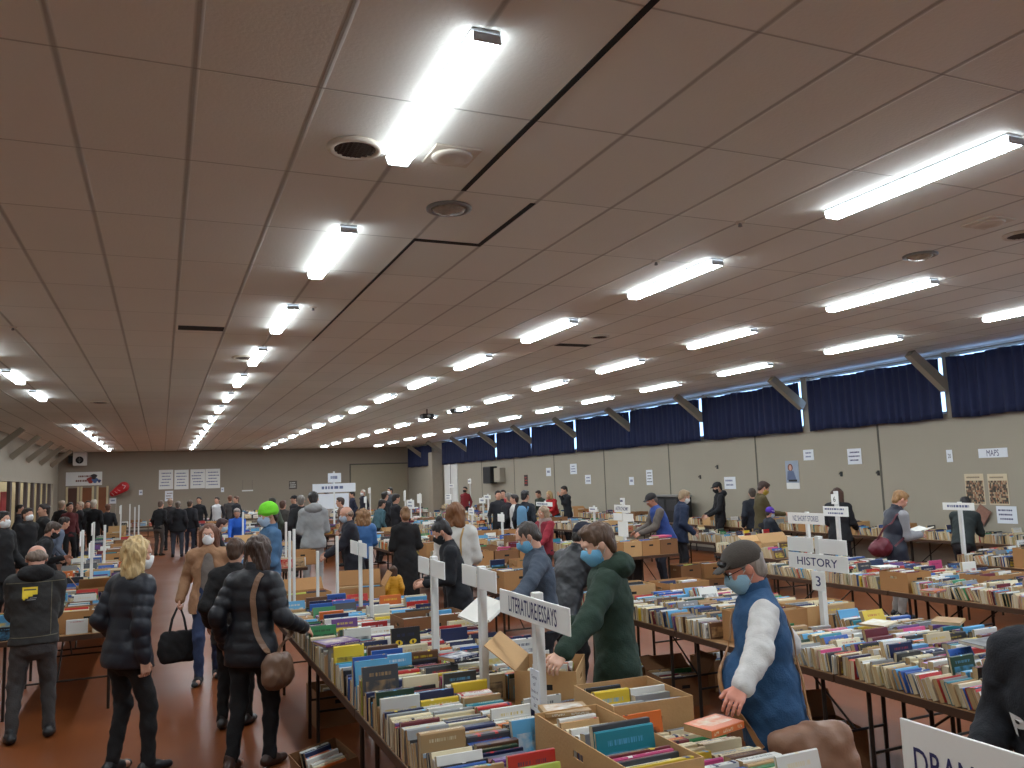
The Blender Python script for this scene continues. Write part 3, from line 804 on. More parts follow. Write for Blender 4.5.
def strap_on(info, part, pts, w=.014, t=.004, off=.006):
    """a flat strap that follows a garment: points (person-local) pulled onto the cloth"""
    tree = bvh_of(info['parts'][part]); res = []
    P = [Vector(p) for p in pts]; fine = []
    for a, b in zip(P[:-1], P[1:]):
        n = max(2, int((b - a).length / .03))
        for k in range(n): fine.append(a.lerp(b, k / n))
    fine.append(P[-1]); nrm = []
    for p in fine:
        loc, n, i, d = tree.find_nearest(p)
        if d < .12 and loc is not None: res.append(loc + n * off); nrm.append(n)
        else: res.append(p); nrm.append(Vector((0, 1, 0)))
    for _ in range(2):
        res = [res[0]] + [(res[i - 1] + res[i] * 2 + res[i + 1]) / 4 for i in range(1, len(res) - 1)] + [res[-1]]
    mb = MB(); vs = []
    for i, p in enumerate(res):
        d = (res[min(i + 1, len(res) - 1)] - res[max(0, i - 1)]).normalized(); sd = d.cross(nrm[i]).normalized()
        n = nrm[i]
        vs += [p - sd * w, p + sd * w, p + sd * w + n * t, p - sd * w + n * t]
    fs = []
    for i in range(len(res) - 1):
        for k in range(4): fs.append((i * 4 + k, i * 4 + (k + 1) % 4, i * 4 + 4 + (k + 1) % 4, i * 4 + 4 + k))
    fs += [(3, 2, 1, 0), tuple(len(vs) - 4 + k for k in range(4))]
    return mb.add(vs, fs)
# ------------------------------------------------------------------ the people
LB = (150, 190, 214); WM = (225, 226, 226); BK = (24, 24, 27)
TOUCH = lambda px, py, z: ('w', *at_z(px, py, z))
BROWN = (54, 38, 29); DKB = (34, 26, 22); BLOND = (176, 146, 100); GREYH = (120, 112, 104); AUB = (140, 86, 50)

def emblem(i):
    mb = MB()
    def lay(x0, y0, x1, y1, m, z):
        b = len(mb.v); fine_rect(mb, x0, y0, x1, y1, m, .01)
        for k in range(b, len(mb.v)): mb.v[k] = (mb.v[k][0], mb.v[k][1], z)
    lay(-.062, -.035, .062, .068, 1, 0); lay(-.05, -.055, .05, -.035, 1, 0); lay(-.03, -.07, .03, -.055, 1, 0)
    lay(-.056, .0, .056, .062, 0, .0015); lay(-.056, -.014, .02, .0, 0, .0015); lay(-.056, -.028, -.012, -.014, 0, .0015); lay(-.05, -.04, -.034, -.028, 0, .0015)
    lay(-.046, .036, .046, .046, 1, .003)
    lay(.0, -.03, .05, -.024, 2, .0015); lay(-.02, -.044, .044, -.038, 2, .0015)
    o = i['up'](.36, -.2, .045)
    wrap_patch(i, 'jacket', mb, o, (0, -1, 0), (0, 0, 1), [mat('emblem_yellow', rgb(226, 196, 40), .6, .05), BLACKM, mat('emblem_grey', rgb(150, 150, 150), .6)], 'emblem', .006)
    pm = MB(); o = i['up'](.35, -.2)
    for (x0, y0, x1, y1) in ((-.22, .105, .22, .110), (-.2, -.34, .2, -.335)): fine_rect(pm, x0, y0, x1, y1)
    fine_rect(pm, .118, -.33, .122, .1)
    wrap_patch(i, 'jacket', pm, o, (0, -1, 0), (0, 0, 1), mat('piping', rgb(110, 102, 80), .6), 'piping', .004)
person('bald person in black and grey work jacket with yellow shield emblem on the back', 37, 549, 8.3, 1.62, face=97, hp=30, lean=6, q='near', g=1.12, jacket=(46, 45, 44), jpad=.03, hem=-.08, hair='fringe', hcol=(120, 104, 92), legs=(66, 64, 64), lkind='denim', shoe=(28, 28, 30), stance=((-.02, .16), (.04, -.14)),
       armL=(.36, .10, 1.02), armR=(.38, -.10, 1.04), skin=(205, 150, 128), hood=(26, 26, 28), extra=emblem)
person('person with wavy blonde hair, white mask and quilted dark puffer jacket in the walkway', 138, 538, 6.9, 1.70, face=38, hy=-30, hp=12, lean=5, q='near', g=1.0, jacket=(34, 37, 46), jkind='puffer', jquilt=.012, quilt_sp=.088, jpad=.024, hem=-.14, hair='wavy', hcol=(196, 168, 118), mask=WM, kn95=True,
       legs=(22, 21, 23), stance=((-.02, .12), (.10, -.14)), armR=(-.02, -.235, .86), armL=(.10, .21, .94), curlR=.7, collar=.05)
TOTE = []
def tote(i):
    sg, sh, el, w = i['arms'][1]; TOTE.append(i['world'](Vector(w)))
person('person with long brown hair, open tan coat and white mask walking along the walkway', 209, 526, 9.7, 1.66, face=-98, hy=-6, hp=4, q='near', jacket=(158, 120, 90), jpad=.028, hem=-.17, shirt=(122, 114, 108), hair='long', hcol=(104, 66, 46), mask=WM, kn95=True, legs=(42, 56, 88), lkind='denim', shoe=(28, 30, 36),
       stance=((-.16, .08), (.18, -.08)), armR=(.02, -.30, .92), armL=(-.02, .26, .93), curlR=1.1, skin=(206, 160, 138), extra=tote)
BAGW = []
def shoulder(i): BAGW.append(i)
person('person with brown bobbed hair in black quilted coat, tan shoulder bag, reaching to the books', 259, 537, 6.6, 1.68, face=52, hp=22, hy=-18, lean=5, q='near', g=1.02, jacket=(25, 26, 32), jkind='puffer', jquilt=.011, quilt_sp=.078, jpad=.024, hem=-.16, hair='bob', hcol=(62, 44, 34), mask=WM, legs=(20, 20, 23),
       shoe=(58, 34, 24), stance=((-.1, .11), (.08, -.11)), armR=TOUCH(303, 627, .98), armL=(.03, .26, .92), collar=.05, extra=shoulder)
person('person in black coat and black trousers mostly hidden behind the one with the shoulder bag', 236, 540, 7.75, 1.60, face=70, hp=15, q='near', jacket=(24, 23, 24), jpad=.03, hem=-.16, hair='short', hcol=(70, 48, 34), legs=(22, 21, 22), shoe=(46, 44, 44), stance=((-.05, .1), (.05, -.1)), armL=(.1, .27, .95))
person('person in lime green beanie, blue jacket and pale blue mask looking down', 268, 505, 10.2, 1.84, face=192, hp=14, q='near', jacket=(70, 104, 138), jpad=.02, hat='beanie', hatcol=(112, 205, 42), hair='crop', hcol=BROWN, mask=(172, 196, 220), legs=(40, 44, 58), lkind='denim', armL=(.3, .2, 1.05), armR=(.32, -.16, 1.08), collar=.04)
person('tall person seen from behind in a pale grey hooded sweatshirt and sweatpants', 313, 492, 15.6, 0, face=86, hp=16, q='mid', jacket=(150, 152, 152), hood=(150, 152, 152), jpad=.028, hem=-.12, legs=(158, 156, 154), hair='short', hcol=(32, 26, 24), shoe=(200, 200, 200), armL=(.28, .18, 1.08), armR=(.3, -.18, 1.1))
person('balding person in a navy coat with blue mask turning towards the grey sweatshirt', 346, 513, 13.0, 1.70, face=172, hp=16, lean=8, q='mid', g=1.06, jacket=(30, 32, 42), jpad=.03, hem=-.24, hair='fringe', hcol=(140, 118, 100), mask=(170, 184, 200), legs=(34, 34, 40), armL=(.42, .12, 1.0), armR=(.4, -.12, 1.02))
person('person with shoulder length blonde hair seen from behind in a bright blue quilted jacket', 363, 509, 14.2, 0, face=84, q='mid', jacket=(52, 96, 148), jkind='puffer', jquilt=.014, quilt_sp=.085, jpad=.024, hair='wavy', hcol=(140, 104, 70), legs=(34, 36, 44), armL=(.3, .18, 1.04), armR=(.3, -.18, 1.04))
person('person in a long black dress with blond hair pinned up, seen from behind', 405, 508, 12.6, 0, face=84, q='mid', jacket=(22, 21, 23), jpad=.022, hem=-.62, skirt=True, hair='topknot', hcol=(132, 96, 62), legs=(22, 21, 23), armL=(.26, .2, 1.06), armR=(.26, -.2, 1.06))
person('person with dark hair in a bun, black mask and black top bending over the books', 441, 518, 8.25, 1.66, face=164, hp=30, lean=12, q='mid', jacket=(24, 26, 32), jpad=.018, hem=-.16, hair='bun', hcol=(32, 26, 27), mask=BK, legs=(48, 58, 84), lkind='denim', armL=(.36, .14, 1.07), armR=(.36, -.14, 1.07), skin=(190, 140, 116))
def straps(i):
    for e in (1, -1):
        obj('strap', strap_on(i, 'jacket', [i['up'](.46, .02, .10 * e), i['up'](.52, -.06, .08 * e), i['up'](.40, -.16, .06 * e), i['up'](.12, -.17, .07 * e)], .011), mat('tan_canvas', rgb(186, 150, 92), .8), i['parts']['jacket'])
person('person in a loose white sweater with tan straps crossing the back', 456, 503, 9.35, 0, face=66, hy=-20, q='mid', jacket=(205, 203, 196), jpad=.03, hem=-.1, hair='bob', hcol=(120, 78, 46), legs=(26, 25, 28), armL=(.3, .2, 1.05), armR=(.3, -.2, 1.05), extra=straps)
person('small person in a mustard yellow quilted jacket half hidden by the black dress', 393, 566, 11.6, 0, face=90, q='mid', jacket=(196, 142, 34), jkind='puffer', jquilt=.014, quilt_sp=.07, jpad=.035, hair='long', hcol=(74, 52, 38), legs=(40, 40, 46))
person('person with receding dark hair, blue mask and slate sweater holding an open white book', 527, 521, 6.3, 1.70, face=162, hp=30, lean=8, q='near', g=1.06, jacket=(66, 76, 90), jpad=.02, hem=-.1, hair='crop', hcol=(64, 56, 50), mask=(110, 172, 208), legs=(34, 36, 42), armL=TOUCH(506, 612, 1.08), armR=(.40, -.06, 1.06), skin=(204, 156, 132), curlL=.6)
person('person in navy beanie and black leather jacket stooping over the table', 582, 524, 6.95, 1.68, face=20, lean=26, hp=28, q='near', g=1.05, jacket=(38, 40, 44), jkind='leather', jpad=.032, hem=-.1, hat='beanie', hatcol=(28, 32, 48), hair='crop', hcol=DKB, mask=WM, legs=(26, 26, 30), armL=(.42, .18, 1.07), armR=(.42, -.18, 1.07), collar=.04)
person('person with tousled brown hair, blue mask and dark green hooded sweatshirt picking out a book', 597, 529, 4.5, 1.76, face=146, hy=18, hp=22, lean=5, q='near', g=1.04, jacket=(32, 52, 40), hood=(32, 52, 40), jpad=.028, hem=-.12, hair='short', hcol=(86, 62, 44), mask=(110, 172, 208), legs=(34, 34, 40), armL=TOUCH(560, 658, 1.08), armR=(.36, -.2, 1.10), skin=(206, 160, 136), curlL=.6)
VEST = []
def shades(i):
    VEST.append(i); H = i['H']
    for e in (1, -1):
        g_ = MB(); g_.tube([H(.100, .012 * e, .065), H(.098, .03 * e, .068), H(.088, .055 * e, .066)], [.012, .017, .012], 8); obj('sunglass_lens', g_, BLACKM, i['parts']['cap'])
person('stout person in grey cap, glasses, blue mask and blue vest with white sleeves sorting books', 743, 552, 3.42, 1.69, face=150, hp=24, hy=4, lean=6, q='near', g=1.1, belly=.42, jacket=(40, 78, 116), sleeve=(196, 194, 190), jpad=.022, hem=-.19, hat='cap', hatcol=(74, 68, 62), hair='crop', hcol=(150, 140, 130), glasses=True, mask=(150, 190, 210), legs=(64, 62, 60), armL=TOUCH(730, 722, 1.04), armR=(.0, -.26, .96), skin=(206, 138, 116), collar=.06, curlL=.45, extra=shades)
def pu(i):
    mb = text_mb('PUMA', .085, .34, bold=.035)
    # subdivide is not needed: the letters are small against the chest curve
    wrap_patch(i, 'jacket', mb, i['up'](.24, .25), (0, 1, 0), (0, 0, 1), mat('white_print', rgb(225, 225, 225), .7, .03), 'lettering', .010)
person('person in a black sweatshirt with white chest lettering beside the DRAMA sign', 1050, 575, 1.95, 1.70, face=196, hp=26, lean=4, q='near', g=1.1, jacket=(24, 26, 32), jpad=.03, hair='crop', hcol=(150, 118, 88), mask=(110, 172, 208), legs=(30, 30, 34), armR=(.22, -.27, 1.0), armL=(.24, .27, .98), skin=(206, 142, 118), curlL=.7, extra=pu)

# --- along the curtained wall
person('person with long brown hair and black jacket, back turned, at the wall table', 837, 489, 11.3, 1.68, face=28, hp=16, q='mid', jacket=(30, 31, 36), jpad=.03, hem=-.16, hair='long', hcol=(70, 46, 36), legs=(28, 28, 32), armL=(.3, .2, 1.0), armR=(.32, -.2, 1.0))
MAR = []
person('person with red-blond hair in navy vest and grey sleeves reading, maroon handbag at the side', 899, 488, 8.35, 1.72, face=-18, hp=30, lean=10, q='mid', g=1.1, jacket=(36, 40, 54), jkind='puffer', jquilt=.008, quilt_sp=.11, sleeve=(150, 150, 154), jpad=.026, hem=-.26, hair='short', hcol=(150, 112, 70), legs=(150, 146, 142), armL=(.36, .08, 1.12), armR=(.36, -.06, 1.12), skin=(206, 150, 128), curlR=.8, curlL=.8, collar=.05, extra=lambda i: MAR.append(i))
person('person in dark green jacket stooping at the wall table below the map posters', 965, 497, 9.3, 1.62, face=24, lean=32, hp=24, q='mid', jacket=(38, 46, 46), jpad=.026, hair='short', hcol=(30, 24, 22), legs=(34, 34, 38), armL=(.5, .15, .98), armR=(.5, -.15, .98))
person('person in olive sweater and yellow mask reading at the wall table', 763, 482, 13.2, 1.83, face=-22, hp=32, lean=4, q='mid', jacket=(84, 74, 46), jpad=.016, hair='short', hcol=(58, 40, 32), mask=(196, 168, 66), legs=(40, 40, 46), armL=(.42, .12, 1.12), armR=(.42, -.1, 1.12), skin=(200, 146, 122))
person('child in a purple and white striped beanie and pale mask', 770, 510, 12.5, 1.33, face=-14, hp=20, q='mid', jacket=(34, 40, 50), jpad=.028, hat='beanie', hatcol=(84, 50, 160), hatband=(226, 222, 232), hair='crop', hcol=BROWN, mask=(190, 200, 214), legs=(34, 36, 44), armL=(.32, .16, .95), armR=(.32, -.16, .95))
person('person with black cap, black mask and black hooded top standing against the wall', 717, 483, 16.2, 1.79, face=158, hp=20, q='mid', jacket=(24, 24, 28), hood=(24, 24, 28), jpad=.022, hat='cap', hatcol=(40, 40, 42), hair='crop', hcol=DKB, mask=BK, legs=(28, 28, 32), armL=(.3, .14, 1.0), armR=(.3, -.14, 1.0))
person('person in a dark jacket half hidden behind the olive sweater', 752, 490, 14.6, 1.65, face=60, hp=10, q='mid', jacket=(30, 34, 44), jpad=.026, hair='short', hcol=(70, 60, 52), legs=(30, 30, 34))
person('person in dark cap and blue vest with taupe sleeves leaning over the astronomy boxes', 651, 494, 12.9, 1.74, face=166, lean=20, hp=20, q='mid', g=1.1, jacket=(48, 74, 140), sleeve=(98, 90, 84), jpad=.028, hem=-.14, hat='cap', hatcol=(44, 42, 44), hair='crop', hcol=(90, 80, 74), legs=(40, 44, 56), armL=(.45, .16, 1.0), armR=(.45, -.16, 1.0), skin=(176, 120, 96))
person('person with grey hair, white mask and navy jacket behind the blue vest', 684, 491, 13.05, 1.73, face=-14, lean=10, hp=20, q='mid', jacket=(30, 42, 66), jpad=.03, hem=-.16, hair='short', hcol=(156, 134, 104), mask=WM, legs=(34, 36, 42), armL=(.3, .16, 1.0), armR=(.2, -.22, .95), collar=.04)
FARG = 'visitors at the far tables'
def far(label, px, py, Y, h, face, jc, hc_, **k): return person(label, px, py, Y, h, face, q='far', jacket=jc, hcol=hc_, **k)
far('person in black jacket and cap holding something up to the face by the long wall', 564, 487, 22.6, 1.77, 186, (30, 33, 38), DKB, hp=18, armL=(.24, .06, 1.45), armR=(.24, -.06, 1.45), lean=8)
far('blonde person in red top stooping at the wall table beside a black jacket', 549, 490, 23.2, 1.68, 200, (176, 36, 40), BLOND, lean=22, hp=20, hair='bob', armL=(.45, .1, 1.0), armR=(.45, -.1, 1.0))
far('person in dark green stooping behind the blonde in red', 538, 490, 24.2, 1.68, 200, (48, 58, 46), BROWN, lean=20, hp=15)
def backpack(i):
    pr = [RC(i['up'](.40, -.24), i['up'](.14, -.24), .11, .12, .03, (1, 0, 0), .7)]
    v, f_ = surf(pr, .02); t = thing('backpack', 'light blue backpack worn over a black jacket in the middle of the hall', 'backpack', i['root'].location, i['root'].rotation_euler.z)
    obj('bag_body', np_mesh('bag_body', v, f_, cloth((96, 138, 170))), parent=t)
    for e in (1, -1): obj('strap', strap_on(i, 'jacket', [i['up'](.38, -.17, .09 * e), i['up'](.50, -.04, .1 * e), i['up'](.42, .10, .1 * e), i['up'](.25, .13, .12 * e)], .02), cloth((80, 120, 150)), t)
person('person with short dark hair in black jacket wearing a light blue backpack', 525, 492, 16.6, 1.77, face=48, hp=8, hy=-20, q='mid', jacket=(30, 34, 42), hcol=(28, 25, 27), legs=(34, 36, 44), extra=backpack)
far('person in a white top just beyond the light blue backpack', 514, 496, 18.2, 1.66, 150, (200, 198, 194), DKB)
person('person with ash blond hair, grey scarf and dark red coat facing the far tables', 543, 506, 12.75, 1.56, face=196, hp=16, q='mid', jacket=(128, 36, 50), sleeve=(150, 44, 58), jpad=.03, hair='bob', hcol=(150, 128, 104), scarf=(150, 130, 124), legs=(30, 28, 34), armL=(.36, .12, 1.0), armR=(.36, -.12, 1.0))
far('person in black with white and red panels on the back among the middle tables', 508, 494, 18.6, 1.69, 120, (42, 34, 42), GREYH, sleeve=(30, 30, 36), jpad=.03, mask=(190, 50, 60))
far('person in dark top behind the white and red panels', 503, 490, 21.6, 1.73, 240, (30, 30, 34), DKB)
far('person in dark top under the wall speaker', 498, 491, 19.9, 1.74, 260, (34, 34, 40), DKB)
far('person in red and black near the far corner of the curtained wall', 465, 488, 32.4, 1.76, 220, (120, 28, 34), DKB, mask=BK)
far('person in black top reading by the pale far corner', 396, 494, 20.6, 1.75, 10, (28, 28, 33), DKB, hp=14, armL=(.34, .1, 1.1), armR=(.34, -.1, 1.1))
far('person in black facing another near the far corner', 385, 491, 23.2, 1.79, 30, (26, 27, 32), DKB)
far('person in a grey top close to the far partition', 390, 489, 30.8, 1.85, 200, (70, 74, 80), DKB, mask=WM)
far('person in a teal jacket stooping in front of the far partition', 382, 502, 21.0, 1.64, 20, (66, 98, 108), DKB, lean=15, hp=10)
far('person in a dark jacket under the large blue-white hanging sign', 352, 492, 31.2, 1.76, 180, (36, 40, 60), DKB, hp=10)
far('person in dark navy with pale hat and mask by the partition edge', 363, 490, 33.5, 1.79, 200, (30, 30, 44), (190, 180, 160), hair='crop', mask=WM)
far('person in a pale shirt behind the tall grey sweatshirt', 326, 493, 31.0, 1.77, 200, (170, 160, 150), BROWN)
far('person in a brown jacket stooping under the hanging sign', 340, 497, 21.0, 1.72, 170, (128, 96, 82), BROWN, lean=12)
# --- middle group at the end of the walkway
person('person in grey-blue jeans and black jacket, back turned, ending the walkway', 178, 503, 27.4, 1.69, face=90, q='far', g=1.12, jacket=(24, 24, 29), hem=-.14, jpad=.03, hcol=(110, 96, 86), legs=(70, 78, 92), lkind='denim', stance=((0, .13), (0, -.13)))
far('person in black coat on the pillar side of the group ending the walkway', 161, 501, 28.6, 1.72, 60, (26, 25, 28), (104, 84, 74), legs=(90, 84, 80), lean=10)
far('person in black with blue jeans on the wall side of the walkway group', 190, 502, 28.2, 1.70, 70, (28, 27, 32), (74, 54, 42), legs=(60, 66, 84), jpad=.03)
far('person in brown trousers tucked behind the walkway group', 170, 499, 30.6, 1.74, 100, (40, 36, 38), (150, 120, 100))
far('person in black behind the walkway group', 199, 499, 31.4, 1.76, 250, (26, 26, 30), DKB)
far('person in white shirt with dark vest beyond the walkway group', 217, 498, 31.0, 1.74, 240, (206, 206, 208), BROWN, sleeve=(40, 38, 42))
far('person in a dark jacket beside the white shirt at the far tables', 236, 498, 31.3, 1.74, 210, (36, 36, 44), (90, 60, 46))
far('person with brown hair in a grey top beside the white shirt at the far tables', 230, 497, 32.5, 1.76, 90, (70, 66, 66), (110, 70, 50))
far('grey haired person in a bright blue jacket leaning over the far table', 237, 511, 20.9, 1.58, -100, (36, 92, 190), (140, 132, 126), lean=14, hp=20, hair='short', armL=(.42, .15, .98), armR=(.42, -.15, .98))
far('person in dark coat with blue mask leaning across the table behind the tan coat', 222, 514, 15.3, 1.58, 2, (40, 38, 42), (60, 34, 34), lean=24, hp=14, mask=(170, 190, 205), armL=(.5, .14, 1.08), armR=(.5, -.1, 1.08))
far('person in a dark olive jacket beyond the lime green beanie', 283, 503, 21.8, 1.68, 60, (66, 62, 58), (84, 56, 44), jpad=.03)
far('person in a black jacket between the lime beanie and the grey sweatshirt', 301, 497, 19.2, 1.82, 80, (28, 28, 31), (120, 112, 104), jpad=.03)
far('person in a cap and dark top far beyond the lime green beanie', 294, 496, 26.2, 1.74, 200, (38, 36, 40), DKB, hat='cap', hatcol=(30, 30, 34))
far('person in a grey-green top far beyond the lime green beanie', 272, 498, 21.2, 1.76, 120, (74, 84, 70), DKB)
# --- dark side by the pillars
person('person in a black sweater with rolled sleeves bending over the dark side table', 76, 516, 14.2, 1.68, X=-1.50, face=10, lean=20, hp=24, q='mid', g=1.08, jacket=(28, 27, 30), jpad=.022, hcol=(66, 54, 46), legs=(30, 30, 34), armL=(.34, .16, 1.12), armR=(.10, -.27, .95), mask=BK, skin=(190, 132, 108))
far('person in a grey-blue shirt stooping over the dark side table', 101, 512, 18.4, 1.66, 20, (92, 102, 120), DKB, lean=26, hp=10, X=-1.75)
far('person in black coat by the pillars, paired with another in black', 28, 505, 18.6, 1.78, -40, (24, 23, 25), DKB, jpad=.03, hem=-.3, mask=WM)
far('person in black with a tan bag strap standing by the pillars', 44, 502, 19.6, 1.84, 200, (26, 25, 26), DKB, jpad=.03, hem=-.3)
person('person in black with a red badge cut by the picture edge on the dark side', 3, 507, 14.6, 1.80, face=-30, q='mid', jacket=(26, 25, 27), jpad=.03, hem=-.2, hcol=DKB, legs=(24, 24, 26), mask=WM, armL=(.2, .25, .95))
for j, (px, py, Y, c, hc_, lab) in enumerate([
    (62, 501, 27.5, (30, 28, 30), (150, 130, 110), 'person in black with pale hat in the crowd before the brown doors'),
    (70, 503, 26.0, (90, 34, 36), DKB, 'person in dark red in the crowd before the brown doors'),
    (80, 502, 29.0, (34, 34, 38), (170, 150, 130), 'fair person in dark jacket in the crowd before the brown doors'),
    (94, 500, 27.0, (22, 22, 26), (196, 186, 170), 'person in black with white cap in front of the red balloon side'),
    (108, 504, 28.0, (30, 30, 34), (110, 76, 58), 'person in black just under the red balloon'),
    (88, 501, 33.0, (40, 44, 40), DKB, 'person in grey-green before the brown doors'),
    (20, 505, 27.0, (40, 40, 46), DKB, 'person in grey between the pillars')]):
    far(lab, px, py, Y, at_y(px, py, Y).z, [60, -60, 200, 80, 100, -90, 0][j], c, hc_, X=None)
# ------------------------------------------------------------------ folding tables
TOPM = mat('table_ply', rgb(150, 112, 70), .5, .2, 3, .05, 30, stretch=(1, 6, 1))
EDGEM = mat('table_edge', rgb(70, 46, 30), .55, .15, 6)
LEGM = mat('table_leg_steel', rgb(52, 46, 42), .45, .1, metal=.5)
TZ = .74
def table_proto(w, l):
    t = thing('folding_table', 'x', 'table')
    tm = MB().bev(-w / 2, -l / 2, TZ - .028, w / 2, l / 2, TZ, .004)
    obj('tabletop', tm, TOPM, t)
    em = MB().box(-w / 2 - .006, -l / 2 - .006, TZ - .05, -w / 2 - .0005, l / 2 + .006, TZ - .004)
    em.box(w / 2 + .0005, -l / 2 - .006, TZ - .05, w / 2 + .006, l / 2 + .006, TZ - .004)
    em.box(-w / 2, -l / 2 - .006, TZ - .05, w / 2, -l / 2 - .0005, TZ - .004); em.box(-w / 2, l / 2 + .0005, TZ - .05, w / 2, l / 2 + .006, TZ - .004)
    obj('edge_band', em, EDGEM, t)
    for sy in (-1, 1):
        y = sy * (l / 2 - .18)
        for sx in (-1, 1):
            obj('leg', MB().tube([(sx * (w / 2 - .08), y, TZ - .029), (sx * (w / 2 - .08), y, .0)], .014, 8), LEGM, t)
        obj('crossbar', MB().tube([(-w / 2 + .08, y, .30), (w / 2 - .08, y, .30)], .009, 6), LEGM, t)
        obj('brace', MB().tube([(0, y, .30), (0, sy * (l / 2 - .72), TZ - .03)], .008, 6), LEGM, t)
    return t
protos = {}
def put_table(x0, x1, y0, y1, label, group):
    w, l = round(x1 - x0, 3), round(y1 - y0, 3)
    if (w, l) not in protos: protos[(w, l)] = o = table_proto(w, l)
    else: o = copy_tree(protos[(w, l)])
    o.location = ((x0 + x1) / 2, (y0 + y1) / 2, 0); tag(o, label, 'table', group)
# blocks: name, x0, x1, number of tables across, y0, list end, description
BLOCKS = {}
def block(key, x0, x1, across, y0, y1, desc, cols, ln=1.8, skip_books=()):
    BLOCKS[key] = dict(x0=x0, x1=x1, y0=y0, y1=y1, cols=cols, desc=desc)
    n = max(1, round((y1 - y0) / ln)); L = (y1 - y0) / n; w = (x1 - x0) / across
    for a in range(across):
        side = '' if across == 1 else (', walkway side' if a == 0 else (', inner side' if a == across - 1 else ', middle'))
        for k in range(n):
            place = f'{ORD[k]} table along' if n > 1 else 'single table'
            put_table(x0 + w * a + .012, x0 + w * (a + 1) - .012, y0 + L * k + .012, y0 + L * (k + 1) - .012, f'brown folding table under books, {place} {desc}{side}', 'folding tables under the books')
block('lit', 1.05, 2.36, 2, 1.1, 8.8, 'the literature block', 6)
block('his', 3.95, 5.35, 2, 2.4, 7.7, 'the history block', 6)
block('sho', 7.05, 8.45, 2, 2.6, 8.55, 'the short stories block', 6)
block('wal', 9.7, 11.0, 2, 4.4, 8.0, 'the block before the map posters', 5)
block('ast', 6.45, 7.85, 2, 11.5, 13.6, 'the astronomy block', 6, ln=2.1)
block('as3', 4.15, 5.4, 2, 11.5, 13.5, 'the block by the white sweater', 5, ln=2.0)
block('as4', 3.58, 4.95, 2, 8.8, 10.7, 'the block beside the slate sweater', 6, ln=1.9)
block('sh2', 8.3, 9.1, 1, 9.7, 11.2, 'the small block with the roof-like carton', 3)
block('mi3', 5.85, 7.0, 1, 14.0, 19.6, 'the block next to the light blue backpack', 5)
block('mid', 9.45, 10.2, 1, 10.6, 14.6, 'the block before the olive sweater', 5)
block('sid', 12.35, 13.0, 1, 4.0, 38.0, 'the long curtained wall', 2)
block('dar', -1.40, -.35, 1, 8.8, 21.0, 'the dark side block', 4)
block('tan', 1.05, 2.2, 2, 13.7, 19.9, 'the block behind the tan coat', 5)
block('mi2', 4.05, 5.45, 2, 13.9, 20.0, 'the block behind the astronomy boxes', 5)
block('fa1', 1.15, 2.7, 1, 22.2, 30.0, 'the far block by the walkway', 6)
block('fa2', 3.95, 5.5, 1, 22.0, 30.0, 'the second far block', 6)
block('fa3', 6.5, 8.2, 1, 20.2, 30.0, 'the third far block', 6)
block('fa4', 9.25, 10.7, 1, 16.5, 30.0, 'the fourth far block', 5)
block('fe1', 3.0, 4.6, 1, 36.6, 44.0, 'the last block along the walkway end', 6)
block('fe2', 6.4, 8.0, 1, 37.0, 44.0, 'the last block before the partition', 6)
block('fb1', -1.4, 2.4, 2, 33.6, 35.2, 'the last block by the end wall', 12)
block('fb2', 3.8, 10.6, 3, 34.0, 36.0, 'the last block under the partition', 24)
block('pil', -4.3, -3.45, 1, 14.0, 24.5, 'the pillar side', 2)
block('fdk', -1.5, -.7, 1, 22.2, 25.2, 'the far dark side block', 4)
# ------------------------------------------------------------------ books
PAL = {'white': (222, 222, 216), 'cream': (214, 202, 168), 'tan': (176, 142, 98), 'yellow': (214, 186, 52), 'orange': (204, 104, 44), 'red': (178, 42, 38), 'maroon': (104, 30, 40), 'pink': (196, 72, 120), 'purple': (96, 56, 120),
       'navy': (30, 40, 78), 'blue': (44, 86, 160), 'sky blue': (92, 164, 208), 'teal': (32, 124, 140), 'green': (44, 118, 70), 'dark green': (32, 62, 46), 'grey': (136, 138, 138), 'charcoal': (62, 64, 68), 'black': (26, 26, 30), 'brown': (92, 62, 44), 'lime': (190, 206, 92)}
WTS = {'white': 20, 'cream': 17, 'tan': 7, 'yellow': 2.5, 'orange': 3, 'red': 6, 'maroon': 4, 'pink': 1.5, 'purple': 2, 'navy': 9, 'blue': 7, 'sky blue': 6, 'teal': 3, 'green': 3, 'dark green': 3, 'grey': 10, 'charcoal': 6, 'black': 8, 'brown': 4, 'lime': 1}
PN = list(PAL); PW = [WTS[k] for k in PN]
PLIN = {k: rgb(*v) for k, v in PAL.items()}

